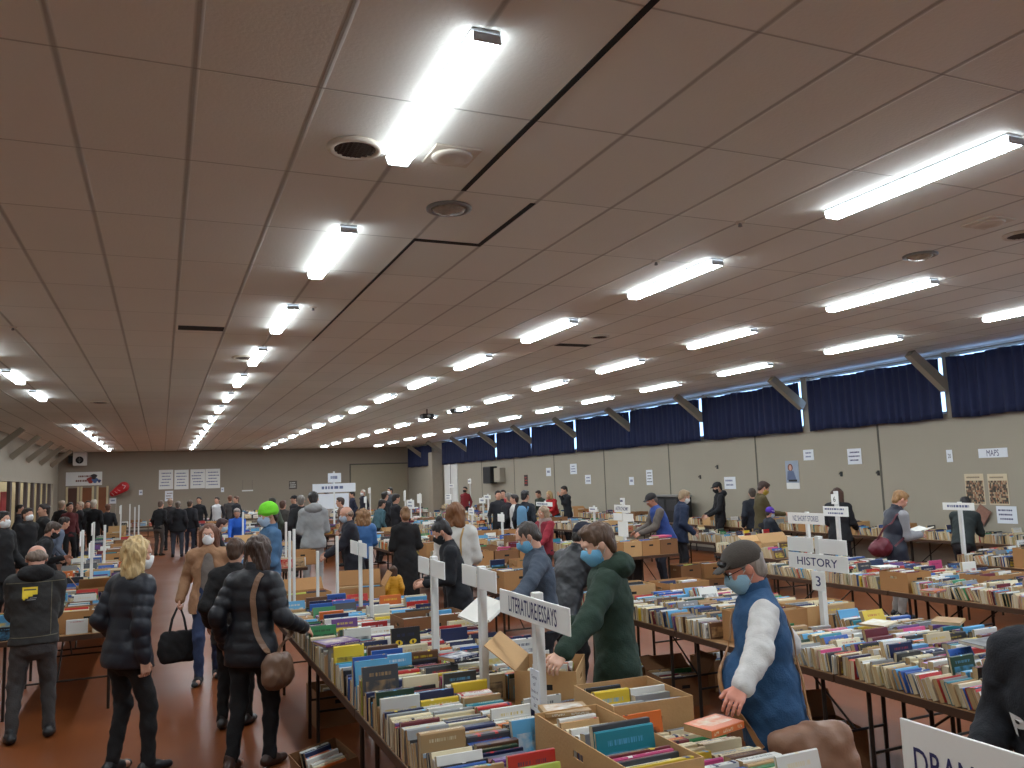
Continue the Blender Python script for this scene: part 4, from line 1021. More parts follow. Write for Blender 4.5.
def cover_mat():
    m, nt, b = new_mat('book_cover')
    def attr(n): a = N(nt, 'Attribute', attribute_name=n); return a
    ca, cb, fk = attr('cover'), attr('accent'), attr('facekind')
    uv = N(nt, 'UVMap', uv_map='uv'); sp_ = N(nt, 'SeparateXYZ'); nt.links.new(uv.outputs[0], sp_.inputs[0])
    def M(op, a, bb=None, c=None):
        n = N(nt, 'Math', operation=op)
        for i, v in enumerate((a, bb, c)):
            if v is None: continue
            if isinstance(v, (int, float)): n.inputs[i].default_value = v
            else: nt.links.new(v, n.inputs[i])
        return n.outputs[0]
    u, v = sp_.outputs[0], sp_.outputs[1]
    uf = M('FRACT', u); vf = M('FRACT', v); seed = M('FLOOR', u)
    # lettering on the spine: short upright strokes in a centred band
    cx = N(nt, 'CombineXYZ'); nt.links.new(M('MULTIPLY', uf, 74.0), cx.inputs[0]); nt.links.new(M('MULTIPLY', vf, 2.0), cx.inputs[1]); nt.links.new(seed, cx.inputs[2])
    n1 = N(nt, 'TexNoise'); n1.inputs['Scale'].default_value = 1.0; n1.inputs['Detail'].default_value = 0; nt.links.new(cx.outputs[0], n1.inputs[0])
    st = M('GREATER_THAN', n1.outputs[0], .5)
    cs = N(nt, 'CombineXYZ'); nt.links.new(M('MULTIPLY', uf, 5.0), cs.inputs[0]); nt.links.new(seed, cs.inputs[1])
    n2 = N(nt, 'TexNoise'); n2.inputs['Scale'].default_value = 1.0; n2.inputs['Detail'].default_value = 0; nt.links.new(cs.outputs[0], n2.inputs[0])
    band = M('MULTIPLY', M('LESS_THAN', M('ABSOLUTE', M('SUBTRACT', vf, .5)), .22), M('GREATER_THAN', n2.outputs[0], .46))
    endm = M('MULTIPLY', M('GREATER_THAN', uf, .06), M('LESS_THAN', uf, .94))
    spine_ink = M('MULTIPLY', M('MULTIPLY', M('MULTIPLY', st, .8), band), endm)
    stripe = M('MULTIPLY', M('GREATER_THAN', n2.outputs[0], .69), 1.0)
    spine = M('MAXIMUM', spine_ink, stripe)
    # cover: picture patches and a title line
    cc = N(nt, 'CombineXYZ'); nt.links.new(M('MULTIPLY', uf, 2.2), cc.inputs[0]); nt.links.new(M('MULTIPLY', vf, 2.2), cc.inputs[1]); nt.links.new(M('MULTIPLY', seed, 3.7), cc.inputs[2])
    n3 = N(nt, 'TexNoise'); n3.inputs['Scale'].default_value = 1.6; n3.inputs['Detail'].default_value = 3; nt.links.new(cc.outputs[0], n3.inputs[0])
    inr = M('MULTIPLY', M('LESS_THAN', M('ABSOLUTE', M('SUBTRACT', uf, .5)), .40), M('LESS_THAN', M('ABSOLUTE', M('SUBTRACT', vf, .40)), .30))
    mr3 = N(nt, 'MapRange'); mr3.inputs['From Min'].default_value = .35; mr3.inputs['From Max'].default_value = .65; nt.links.new(n3.outputs[0], mr3.inputs[0])
    haspic = M('GREATER_THAN', M('FRACT', M('MULTIPLY', seed, .6180339)), .25)
    art = M('MULTIPLY', M('MULTIPLY', inr, mr3.outputs[0]), M('MULTIPLY', haspic, .85))
    tb = M('MULTIPLY', M('LESS_THAN', M('ABSOLUTE', M('SUBTRACT', vf, .82)), .035), M('MULTIPLY', M('MULTIPLY', st, .75), M('MULTIPLY', M('GREATER_THAN', M('FRACT', M('MULTIPLY', seed, .377)), .4), M('LESS_THAN', M('ABSOLUTE', M('SUBTRACT', uf, .5)), .3))))
    cov = M('MAXIMUM', art, tb)
    k = N(nt, 'Mix', data_type='FLOAT'); nt.links.new(fk.outputs['Fac'], k.inputs[0]); nt.links.new(spine, k.inputs[2]); nt.links.new(cov, k.inputs[3])
    mx = N(nt, 'Mix', data_type='RGBA'); nt.links.new(k.outputs[0], mx.inputs[0]); nt.links.new(ca.outputs['Color'], mx.inputs[6]); nt.links.new(cb.outputs['Color'], mx.inputs[7])
    nt.links.new(mx.outputs[2], b.inputs['Base Color']); b.inputs['Roughness'].default_value = .38
    return m
COVER = cover_mat()
def page_mat():
    m, nt, b = new_mat('book_pages')
    a = N(nt, 'Attribute', attribute_name='cover'); tc = N(nt, 'TexCoord')
    mp = N(nt, 'Mapping'); mp.inputs['Scale'].default_value = (3, 700, 3); nt.links.new(tc.outputs['Object'], mp.inputs[0])
    n = N(nt, 'TexNoise'); n.inputs['Scale'].default_value = 1; nt.links.new(mp.outputs[0], n.inputs[0])
    mx = N(nt, 'Mix', data_type='RGBA', blend_type='MULTIPLY'); mx.inputs[0].default_value = .35
    nt.links.new(a.outputs['Color'], mx.inputs[6]); nt.links.new(n.outputs[0], mx.inputs[7])
    nt.links.new(mx.outputs[2], b.inputs['Base Color']); b.inputs['Roughness'].default_value = .85
    return m
PAGES = page_mat()
PAGEC = [rgb(214, 196, 158), rgb(222, 208, 178), rgb(200, 172, 124), rgb(228, 220, 198), rgb(190, 156, 108)]

BOOKS = []     # every book of the hall, sorted out at the end into single objects and the rest
def make_book(rec, detail=True):
    """vertices, cover faces, page faces in the book's own frame: X length, Y thickness, Z height; spine up"""
    L, t, w = rec['L'] / 2, rec['t'] / 2, rec['w']
    if detail:
        c = .0028 if rec['hard'] else .0009; r = min(t * .55, .006 if rec['hard'] else .0025); ov = .003 if rec['hard'] else .0006
        o = [(-t, 0), (-t, w - r), (-t + r, w), (t - r, w), (t, w - r), (t, 0)]
        ti = t - c; wi = w - c
        i_ = [(-ti, 0), (-ti, wi - r * .5), (-ti + r * .5, wi), (ti - r * .5, wi), (ti, wi - r * .5), (ti, 0)]
        V = [(x, y, z) for x in (-L, L) for y, z in o] + [(x, y, z) for x in (-L, L) for y, z in i_]
        F = []; K = []
        for k in range(5):
            F.append((k, k + 6, k + 7, k + 1)); K.append(1 if k in (0, 4) else 0)
            F.append((12 + k, 13 + k, 19 + k, 18 + k)); K.append(2)
            F.append((k, k + 1, 13 + k, 12 + k)); K.append(2)
            F.append((6 + k, 18 + k, 19 + k, 7 + k)); K.append(2)
        F += [(0, 12, 18, 6), (5, 11, 23, 17)]; K += [2, 2]
        b = len(V); x0 = L - ov; z0 = ov; tp = ti - .0002; zp = wi - .0006
        PV = [(-x0, -tp, z0), (x0, -tp, z0), (x0, tp, z0), (-x0, tp, z0), (-x0, -tp, zp), (x0, -tp, zp), (x0, tp, zp), (-x0, tp, zp)]
        PF = [(0, 3, 2, 1), (4, 5, 6, 7), (0, 1, 5, 4), (1, 2, 6, 5), (2, 3, 7, 6), (3, 0, 4, 7)]
        return V, F, K, PV, PF
    V = [(-L, -t, 0), (L, -t, 0), (L, t, 0), (-L, t, 0), (-L, -t, w), (L, -t, w), (L, t, w), (-L, t, w)]
    F = [(0, 1, 5, 4), (2, 3, 7, 6), (4, 5, 6, 7)]; K = [1, 1, 0]
    return V, F, K, V, [(0, 3, 2, 1), (1, 2, 6, 5), (3, 0, 4, 7)]
def uv_of(V, F, K, seed):
    """per loop: whole part = the book's seed, fraction = place on the face"""
    out = []
    xs = [v[0] for v in V]; x0, x1 = min(xs), max(xs)
    ys = [v[1] for v in V]; y0, y1 = min(ys), max(ys); zs = [v[2] for v in V]; z0, z1 = min(zs), max(zs)
    for f, k in zip(F, K):
        for i in f:
            x, y, z = V[i]
            a = (x - x0) / (x1 - x0) * .98 + .01
            bb = ((y - y0) / (y1 - y0) if k != 1 else (z - z0) / (z1 - z0)) * .98 + .01
            out.append((seed + a, bb))
    return out
def book_meshes(recs, mats_, name):
    """one mesh holding the given books: (record, matrix) pairs -> (cover mesh data, page mesh data)"""
    res = []
    CV, CF, CA, CB, CK, CU = [], [], [], [], [], []
    PV_, PF_, PA = [], [], []
    for rec, T, det in recs:
        V, F, K, PV, PF = make_book(rec, det)
        b = len(CV); CV += [tuple(T @ Vector(v)) for v in V] if T is not None else V
        CF += [tuple(b + i for i in f) for f in F]; CK += [1.0 if k == 1 else 0.0 for k in K]
        CA += [rec['c']] * len(F); CB += [rec['a'] if k != 2 else rec['c'] for k in K]; CU += uv_of(V, F, K, rec['seed'])
        b = len(PV_); PV_ += [tuple(T @ Vector(v)) for v in PV] if T is not None else PV
        PF_ += [tuple(b + i for i in f) for f in PF]; PA += [rec['p']] * len(PF)
    def fin(nm, V, F, cols, mat_, extra=None):
        me = bpy.data.meshes.new(nm); me.from_pydata(V, [], F); me.materials.append(mat_)
        a = me.attributes.new('cover', 'FLOAT_COLOR', 'FACE'); a.data.foreach_set('color', np.array([(*c, 1) for c in cols], np.float32).ravel())
        if extra:
            cb_, ck, cu = extra
            a = me.attributes.new('accent', 'FLOAT_COLOR', 'FACE'); a.data.foreach_set('color', np.array([(*c, 1) for c in cb_], np.float32).ravel())
            a = me.attributes.new('facekind', 'FLOAT', 'FACE'); a.data.foreach_set('value', np.array(ck, np.float32))
            ul = me.uv_layers.new(name='uv'); ul.data.foreach_set('uv', np.array(cu, np.float32).ravel())
        return me
    return fin(name, CV, CF, CA, COVER, (CB, CK, CU)), fin('page_block', PV_, PF_, PA, PAGES)

def new_rec(br, size='mix', col=None, **k):
    cn = col or br.choices(PN, PW)[0]
    hard = br.random() < .5
    if size == 'pb': L, w, t = br.uniform(.172, .2), br.uniform(.108, .13), br.uniform(.012, .034)
    elif size == 'big': L, w, t = br.uniform(.2, .225), br.uniform(.17, .24), br.uniform(.012, .036)
    else: L, w, t = br.uniform(.178, .222), br.uniform(.118, .158), br.uniform(.015, .05)
    if hard: t = max(t, .016)
    an = br.choice([c for c in ('white', 'cream', 'yellow', 'red', 'black', 'navy', 'sky blue', 'tan') if c != cn])
    j = br.uniform(.82, 1.12); c = tuple(min(.9, v * j) for v in PLIN[cn])
    rec = dict(L=L, w=w, t=t, hard=hard, col=cn, c=c, a=PLIN[an], p=br.choice(PAGEC), seed=br.randrange(1, 900))
    rec.update({a: b for a, b in k.items() if b is not None})
    return rec
def emit(rec, x, y, z, lean, rz, key, col, idx):
    """book standing at (x, y) on height z, leaning away from the viewer by `lean`"""
    T = Matrix.Translation((x, y, z)) @ Matrix.Rotation(rz, 4, 'Z') @ Matrix.Translation((0, rec['t'] / 2, 0)) @ Matrix.Rotation(-lean, 4, 'X') @ Matrix.Translation((0, -rec['t'] / 2, 0))
    rec.update(T=T, key=key, colno=col, idx=idx, near=y < 9.3 and z > .5 or y < 6.8)
    BOOKS.append(rec)
HERO = {}      # (block, column): [(y, overrides)]
def hero(block, colno, y, **k): HERO.setdefault((block, colno), []).append([y, k])
def fill_column(key, colno, xc, y0, y1, width, z, br, size='mix', coarse=False, skip=()):
    """stands books one behind the other; each new one clears the far face of the one before it"""
    P = y0; idx = 0; hs = sorted(HERO.get((key, colno), []), key=lambda a: a[0]); last = None; lean = 0.0; left = 0
    skip = sorted(skip)
    while P < y1:
        if left <= 0:
            left = br.randint(5, 16); lean = R(br.choice([0, 3, 8, 14] if coarse else ([0, 2, 5, 9, 14, 20, 24] if key in ('his', 'sho', 'wal') else [0, 0, 2, 3, 5, 8, 12, 18])))
            if br.random() < .3: P += br.uniform(0, .04)
        left -= 1
        ov = {}; ln = lean
        if hs and P >= hs[0][0]:
            ov = dict(hs.pop(0)[1])
            if 'lean' in ov: ln = R(ov.pop('lean'))
        rec = new_rec(br, size if size != 'mix' else ('big' if br.random() < (.10 if key == 'lit' else .05) else 'mix'), **ov)
        if coarse: rec['t'] *= 1.6
        rec['L'] = min(rec['L'], width - .006)
        if key in ('his', 'sho', 'wal', 'ast', 'sid'): rec['p'] = PAGEC[br.choice((0, 2, 2, 4, 0, 1))]
        t, w = rec['t'], rec['w']
        need = t / math.cos(ln) + .0012
        if last is not None:
            Pp, wp, lp = last
            h = min(wp * math.cos(lp), w * math.cos(ln) + t * math.sin(ln))
            need = t / math.cos(ln) + .0012 + max(0, h * (math.tan(lp) - math.tan(ln)))
            Pv = max(Pp + need, P + (t if P > Pp + .002 else 0))
        else: Pv = P + need
        a, b = Pv - t / math.cos(ln) - .002, Pv + w * math.sin(ln) + .004
        bl = [q for q in skip if q[0] < b and q[1] > a]
        if bl:
            P = max(P + .001, max(q[1] for q in bl) + .002); last = None; left = 0
            if ov: hs.insert(0, [P, {**ov, 'lean': math.degrees(ln)}])
            continue
        if b > y1: return
        dx = max(0, (width - .006 - rec['L']) / 2)
        xx = xc + (-dx if br.random() < .55 else br.uniform(-dx, dx))
        emit(rec, xx, Pv - t / 2, z, ln, 0, key, colno, idx); idx += 1
        last = (Pv, w, ln); P = Pv
# ------------------------------------------------------------------ cartons
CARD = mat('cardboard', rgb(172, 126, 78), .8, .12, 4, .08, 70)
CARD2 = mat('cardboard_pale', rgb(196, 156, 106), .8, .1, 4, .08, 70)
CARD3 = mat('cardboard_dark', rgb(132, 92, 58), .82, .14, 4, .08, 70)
def carton(label, loc, rz=0, size=(.42, .32, .25), flaps=(), m=None, books=None, rot=None, group='cartons', fill='spine', key=None, seed=0, lid=False):
    """open carton; flaps: (side, fold angle in degrees from upright outward); side in 'x+','x-','y+','y-'"""
    m = m or CARD; L, W, Hh = size; t = .005
    ca_, sa_ = abs(math.cos(rz)), abs(math.sin(rz)); hx_, hy_ = (L * ca_ + W * sa_) / 2 + .012, (L * sa_ + W * ca_) / 2 + .012
    if loc[2] > .7: CARTONS.append((loc[0] - hx_, loc[0] + hx_, loc[1] - hy_, loc[1] + hy_))
    root = thing('cardboard_box', label, 'box', loc, rz, group, rot)
    b = MB()
    b.box(-L / 2, -W / 2, 0, L / 2, W / 2, t)
    # long sides with a hand hole each
    for s in (-1, 1):
        y0, y1 = (s * W / 2, s * (W / 2 - t)); y0, y1 = min(y0, y1), max(y0, y1)
        b.box(-L / 2, y0, t, L / 2, y1, Hh)
        x0, x1 = (s * L / 2, s * (L / 2 - t)); x0, x1 = min(x0, x1), max(x0, x1)
        hz0, hz1, hw = Hh * .66, Hh * .78, .045
        yi = W / 2 - t
        b.box(x0, -yi, t, x1, yi, hz0); b.box(x0, -yi, hz1, x1, yi, Hh); b.box(x0, -yi, hz0, x1, -hw, hz1); b.box(x0, hw, hz0, x1, yi, hz1)
    o = obj('carton_body', b, m, root)
    hm = MB()
    for s in (-1, 1):
        y = s * (W / 2 + .0008); hm.box(-.04, min(y, s * W / 2), Hh * .66, .04, max(y, s * W / 2), Hh * .78)
    obj('hand_hole', hm, DARK, o) if False else None
    for s in (-1, 1):
        hb = MB(); y = s * (W / 2 + .001); hb.box(-.038, min(y, s * W / 2), Hh * .62, .038, max(y, s * W / 2), Hh * .73)
        if L > .3: obj('hand_hole', hb, DARK, o)
    for side, ang in flaps:
        fl = MB(); a = R(ang)
        ln = W / 2 - .004
        if side[0] == 'y':
            s = 1 if side[1] == '+' else -1
            T = Matrix.Translation((0, s * (W / 2 - t / 2), Hh)) @ Matrix.Rotation(-s * a, 4, 'X')
            fl.box(-L / 2 + .002, -t / 2, .001, L / 2 - .002, t / 2, ln, 0, T)
        else:
            s = 1 if side[1] == '+' else -1
            T = Matrix.Translation((s * (L / 2 - t / 2), 0, Hh)) @ Matrix.Rotation(s * a, 4, 'Y')
            fl.box(-t / 2, -W / 2 + .002, .001, t / 2, W / 2 - .002, ln, 0, T)
        obj('flap', fl, m, root)
    if books:
        br = random.Random(seed + int(loc[0] * 1000) + int(loc[1] * 777))
        Tr = root.matrix_basis.copy() if rot else (Matrix.Translation(loc) @ Matrix.Rotation(rz, 4, 'Z'))
        n = books if isinstance(books, int) else 1
        w_ = (L - .02) / n
        for c in range(n):
            y = -W / 2 + .012; ln = R(br.choice([4, 8, 12])); xc = -L / 2 + .01 + w_ * (c + .5); i = 0
            over = HEROBOX.get(label, {}).get(c, [])[:]
            while True:
                ov = over.pop(0) if over else {}
                rec = new_rec(br, 'mix', **ov)
                rec['L'] = min(rec['L'], w_ - .008)
                if 'w' not in ov: rec['w'] = Hh * br.uniform(.74, 1.0)
                if y + rec['t'] + rec['w'] * math.sin(ln) * 1.02 + .012 > W / 2: break
                T = Tr @ Matrix.Translation((xc, y, t + .001)) @ Matrix.Translation((0, rec['t'] / 2, 0)) @ Matrix.Rotation(-ln, 4, 'X')@ Matrix.Translation((0, 0 * rec['t'], 0))
                T = Tr @ Matrix.Translation((xc, y + rec['t'] / 2, t + .001)) @ Matrix.Translation((0, rec['t'] / 2, 0)) @ Matrix.Rotation(-ln, 4, 'X') @ Matrix.Translation((0, -rec['t'] / 2, 0))
                rec.update(T=T, key='box:' + label, colno=c, idx=i, near=T.translation.y < 9.6); BOOKS.append(rec); i += 1
                y += rec['t'] / math.cos(ln) + .0012
    return root
CARTONS = []
HEROBOX = {}
Lb = lambda *a: None
# literature block: cartons on its inner side, near the sign post
HEROBOX['carton at the inner corner of the literature table holding a teal book and a maroon book'] = {}
TEALBOX = 'open carton on the literature table holding a tall teal book near the stout person'
HEROBOX[TEALBOX] = {0: [dict(col='yellow', w=.225, t=.03, L=.29), dict(col='cream', w=.19, t=.02), dict(col='sky blue', w=.2, t=.015), dict(col='navy', w=.2, t=.02), dict(col='white', w=.2, t=.012), dict(col='charcoal', w=.215, t=.025, L=.29), dict(col='pink', w=.22, t=.02, L=.28), dict(col='maroon', w=.225, t=.02, L=.28), dict(col='black', w=.2, t=.03), dict(col='brown', w=.2, t=.02), dict(col='grey', w=.2, t=.03), dict(col='teal', w=.285, t=.02, L=.27), dict(col='charcoal', w=.3, t=.03, L=.27)]}
carton(TEALBOX, (1.74, 3.12, TZ), 0, (.32, .84, .24), m=CARD2, books=1, key='lit')
carton('wide open carton on the literature table beside the green hooded sweatshirt, flat books inside', (2.13, 3.60, TZ), R(-3), (.42, .44, .26), m=CARD2, books=2, seed=5)
# carton with a raised flap behind the sign post
carton('tilted pale carton with one large raised flap just behind the LITERATURE sign post', (2.05, 4.34, TZ + .005), R(-34), (.34, .44, .26), flaps=(('x-', 52),), m=CARD2, books=1, seed=9)
carton('carton with one flap up at the far end of the literature block', (1.36, 8.62, TZ), R(5), (.44, .30, .24), flaps=(('y+', 40), ('x-', 130)), books=2, seed=3)
carton('second carton at the far end of the literature block, books leaning inside', (1.92, 8.62, TZ), R(-6), (.46, .32, .25), flaps=(('y+', 20), ('x+', 30)), books=2, seed=4)
carton('low carton among the books on the inner side of the literature block', (2.06, 6.7, TZ), R(4), (.56, .34, .22), books=2, seed=6, m=CARD3)
# front row of cartons of the astronomy block, facing the gap
xx = 6.46
for k in range(4):
    carton(f'{ORD[k]} carton in the row fronting the astronomy block, counted from the red coat', (xx + .17, 11.69, TZ), 0, (.335, .34, .235), books=1, seed=20 + k, m=(CARD, CARD2, CARD, CARD3)[k % 4], group='row of cartons at the astronomy block'); xx += .345
xx = 4.17
for k in range(3):
    carton(f'{ORD[k]} carton in the row by the white sweater, counted from the walkway', (xx + .20, 11.69, TZ), 0, (.39, .34, .245), books=1, seed=130 + k, m=(CARD, CARD3, CARD)[k], group='row of cartons by the white sweater'); xx += .41
carton('carton with white and red books on the table corner beside the slate sweater', (3.84, 9.02, TZ), R(4), (.46, .34, .25), books=2, seed=31, m=CARD)
carton('second carton on the table front beside the slate sweater', (4.38, 9.0, TZ), R(-2), (.46, .34, .24), books=2, seed=32, m=CARD3)
for i, x in enumerate((8.12, 8.62)):
    for j in range(2):
        carton(f'{("lower", "upper")[j]} brown carton of the {ORD[i]} floor stack beside the astronomy block', (x, 11.78, .262 * j), R((4, -3)[i]), (.42, .34, .25), books=2 if j else None, flaps=() if j else (('y+', -88), ('y-', -88)), m=(CARD, CARD3)[(i + j) % 2], seed=50 + i, group='cartons beside the astronomy block')
for i, x in enumerate((4.5, 5.05)):
    carton(f'brown carton on the floor under the row by the white sweater, {ORD[i]} of two', (x, 12.0, 0), R(3), (.4, .34, .25), books=1, m=CARD3, seed=58 + i)
# under the history block, walkway side
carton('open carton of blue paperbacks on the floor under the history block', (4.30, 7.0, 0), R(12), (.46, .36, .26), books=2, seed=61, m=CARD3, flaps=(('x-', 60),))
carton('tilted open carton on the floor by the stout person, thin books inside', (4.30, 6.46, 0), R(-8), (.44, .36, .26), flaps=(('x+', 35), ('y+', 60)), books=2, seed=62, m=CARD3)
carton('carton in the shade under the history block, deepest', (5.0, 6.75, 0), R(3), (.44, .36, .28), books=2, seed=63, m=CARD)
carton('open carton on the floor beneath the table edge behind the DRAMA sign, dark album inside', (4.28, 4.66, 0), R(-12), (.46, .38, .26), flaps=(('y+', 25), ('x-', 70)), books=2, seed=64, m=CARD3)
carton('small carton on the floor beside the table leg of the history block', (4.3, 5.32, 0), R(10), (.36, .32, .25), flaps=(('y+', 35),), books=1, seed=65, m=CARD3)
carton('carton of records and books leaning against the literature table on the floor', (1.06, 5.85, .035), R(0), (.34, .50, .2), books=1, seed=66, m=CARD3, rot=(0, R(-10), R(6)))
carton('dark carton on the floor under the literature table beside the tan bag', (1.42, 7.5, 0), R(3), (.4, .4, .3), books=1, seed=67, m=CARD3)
# history block top
carton('open carton of large books at the far end of the history block', (4.36, 5.28, TZ), R(3), (.56, .34, .23), books=2, seed=70, m=CARD)
carton('pale low carton with a green book on the inner side of the history block', (5.02, 5.45, TZ), R(-3), (.52, .36, .2), books=2, seed=71, m=CARD2)
carton('open carton on the history block in front of the blue paperbacks', (4.3, 7.3, TZ), R(-4), (.5, .36, .22), books=2, seed=72, m=CARD2)
carton('second low carton at the far end of the history block', (4.95, 7.3, TZ), R(3), (.5, .36, .2), books=2, seed=73, m=CARD)
# short stories block
carton('carton with a long roof-like flap beyond the short stories block', (8.68, 10.35, TZ), R(8), (.6, .34, .2), flaps=(('y-', -35), ('y+', 60)), m=CARD2, seed=80)
carton('plain carton set into the books under the HISTORY board', (7.25, 6.5, TZ), R(0), (.34, .36, .2), books=1, seed=81, m=CARD)
carton('low tray carton on the inner side of the short stories block', (7.95, 6.0, TZ), 0, (.6, .34, .17), books=2, seed=82, m=CARD)
carton('carton at the end of the book row below the map posters', (10.0, 6.9, TZ), R(2), (.46, .4, .24), books=2, seed=83, m=CARD)
for i, (x, y) in enumerate(((7.42, 7.75), (7.42, 7.1), (7.42, 5.3))):
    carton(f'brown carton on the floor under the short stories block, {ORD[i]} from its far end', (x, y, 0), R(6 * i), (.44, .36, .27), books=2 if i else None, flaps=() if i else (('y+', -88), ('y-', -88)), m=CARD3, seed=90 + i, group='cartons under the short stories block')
for i, y in enumerate((11.3, 12.4, 13.6, 14.8)):
    carton(f'brown carton on the wall table, {ORD[i]} beyond the long haired black jacket', (12.62, y, TZ), R(3), (.42, .34, .24), books=2, m=(CARD, CARD2)[i % 2], seed=100 + i, flaps=(('x-', 100),) if i == 1 else (), group='cartons on the wall table')
for i, y in enumerate((10.9, 11.5)):
    carton(f'shallow carton by the olive sweater, {ORD[i]} on the block', (9.8, y, TZ), R(2), (.5, .36, .16), books=2, m=CARD2, seed=104 + i, group='shallow cartons')
# dark side
for i, (x, y, w) in enumerate(((-.62, 9.1, .5), (-1.15, 9.1, .5), (-.64, 9.52, .46), (-.66, 11.2, .5), (-.72, 13.4, .5))):
    carton(['carton with a pale dot at the near end of the dark side table', 'carton beside the bald person at the near end of the dark side table', 'second carton of papers on the dark side table behind the first', 'open carton with split flaps on the dark side table', 'brown carton further along the dark side table'][i], (x, y, TZ), R((-2, 3, 2, 8, -4)[i]), (w, .36, .2), flaps=() if i != 3 else (('y-', 50), ('x-', 35)), books=2, seed=110 + i, m=(CARD, CARD2, CARD3)[i % 3])
for i, y in enumerate((16.0, 17.2, 18.6, 20.0)):
    carton(f'brown carton on the dark side table, {ORD[i]} after the bending black sweater', (-.7, y, TZ), R(i * 3), (.46, .34, .26), books=2, m=(CARD, CARD3)[i % 2], seed=120 + i, group='cartons on the dark side table')
# farther blocks: cartons standing among the books
n = 0
for key, xs, ys in (('tan', (1.5, 2.15), (14.2, 16.6, 18.8)), ('mi2', (4.4, 5.1), (13.9, 15.6, 17.8, 19.4)), ('mi3', (6.2, 6.7), (14.4, 16.2, 18.6)), ('as3', (4.8,), (12.6,)), ('as4', (4.5,), (10.1,)), ('fa1', (1.6,), (23, 26, 29)), ('fa2', (4.6,), (22.4, 25, 28)), ('fa3', (7.2,), (20.6, 23.5, 27)), ('fa4', (9.8,), (17, 20, 24, 28)), ('fb1', (-.9, .1, 1.1, 2.0), (34.2,)), ('fb2', (4.6, 6.0, 7.4, 8.8), (34.5,)), ('sid', (12.66,), (17, 20.5, 24, 28, 33)), ('fdk', (-1.1,), (23.5, 24.5))):
    c = 0
    for x in xs:
        for y in ys:
            carton(f'brown carton among the books of {BLOCKS[key]["desc"]}, {ORD[c]} along', (x, y, TZ), R(rnd.uniform(-6, 6)), (.44, .34, .24), books=1, m=(CARD, CARD2, CARD3)[n % 3], seed=200 + n, flaps=(('y+', rnd.choice((20, 60, 120))),) if n % 4 == 1 else (), group='cartons among the far books'); n += 1; c += 1
# a black bin under the astronomy block
t = thing('black_crate', 'black plastic tub on the floor under the front of the astronomy block', 'crate', (7.5, 12.48, 0))
b = MB(); 
b.lathe([(.17, .0), (.2, .55), (.215, .55), (.215, .58), (.19, .58), (.165, .02), (.001, .02)], 4, 0, Matrix.Rotation(math.pi / 4, 4, 'Z') @ Matrix.Diagonal((1.0, 1.0, 1, 1)))
obj('tub', b, BLACKM, t); obj('rim', MB().tube([(-.16, -.16, .585), (.16, -.16, .585), (.16, .16, .585), (-.16, .16, .585), (-.16, -.16, .585)], .008, 6), BLACKM, t)
# ------------------------------------------------------------------ signs on posts
INK = mat('navy_ink', rgb(44, 44, 96), .6, .05)
INK2 = mat('blue_grey_ink', rgb(96, 104, 140), .6, .05)
BOARD = mat('sign_board', rgb(240, 240, 236), .5, .02, 3)
PAPER = mat('paper', rgb(222, 226, 232), .7, .03, 5)
SIDEROT = Matrix(((0, 0, -1), (-1, 0, 0), (0, 1, 0))).to_4x4()      # drawing plane -> facing -X, reading towards the viewer
def scribble(w, h, rows, br, m=0):
    mb = MB()
    for r_ in range(rows):
        y = h / 2 - (r_ + .7) * h / (rows + .4); x = -w * br.uniform(.25, .42); e = w * br.uniform(.2, .42)
        while x < e:
            l = w * br.uniform(.03, .1); mb.box(x, y - h * .12 / rows, 0, min(x + l, e), y + h * .2 / rows, .001, m); x += l + w * .025
    return mb
def sign(label, x, yc, ztop, boards, base=TZ, post=True, width=.9, postw=.045, group=None, yaw=0.0):
    """post standing on a table; boards: (y0, y1, z0, z1, text or None, text height, text width, ink) relative to the post, facing the walkway"""
    t = thing('sign_post', label, 'sign', (x, yc, base), yaw, group)
    if post: obj('post', MB().bev(-postw / 2, -postw / 2, .0, postw / 2, postw / 2, ztop - base, .003), WHITE, t); obj('foot', MB().bev(-.04, -.055, .0, .04, .055, .012, .003), WHITE, t)
    for (y0, y1, z0, z1, txt, th, tw, ink, side, *yo) in boards:
        xo = -(postw / 2 + .001) if side < 0 else (postw / 2 + .009)
        bd = obj('board', MB().bev(xo - .008, y0, z0 - base, xo, y1, z1 - base, .002), BOARD, t)
        if txt:
            T = Matrix.Translation((xo - .0092, yo[0] if yo else (y0 + y1) / 2, (z0 + z1) / 2 - base)) @ SIDEROT
            if txt.startswith('~'): mb = scribble(abs(y1 - y0), z1 - z0, int(txt[1:] or 1), random.Random(len(label) * 7 + int(yc * 100)))
            else: mb = text_mb(txt, th, tw, bold=.006)
            mb.v = [tuple(T @ Vector(v)) for v in mb.v]
            obj('lettering', mb, ink, bd)
    return t
s = sign('white board lettered LITERATURE/ESSAYS on a post at the literature block', 1.75, 3.84, 1.475, [(-.42, .42, 1.325, 1.452, 'LITERATURE/ESSAYS', .082, .58, INK, -1)], postw=.05)
nt_ = MB().box(-.031, -.055, .16, -.0262, .05, .36)
o = obj('note', nt_, PAPER, s)
for k, (w_, tx) in enumerate(((.06, 'Some'), (.026, 'of'), (.075, 'books in'), (.075, 'may be'), (.03, 'at'))):
    T = Matrix.Translation((-.0316, 0, .325 - .034 * k)) @ SIDEROT; mb = text_mb(tx, .018, w_); mb.v = [tuple(T @ Vector(v)) for v in mb.v]
    obj('lettering', mb, INK, o)
sign('white post with two blank boards next behind the LITERATURE sign', 1.75, 4.62, 1.54, [(-.30, -.04, 1.415, 1.535, None, 0, 0, INK, -1), (.02, .26, 1.415, 1.535, None, 0, 0, INK, -1)])
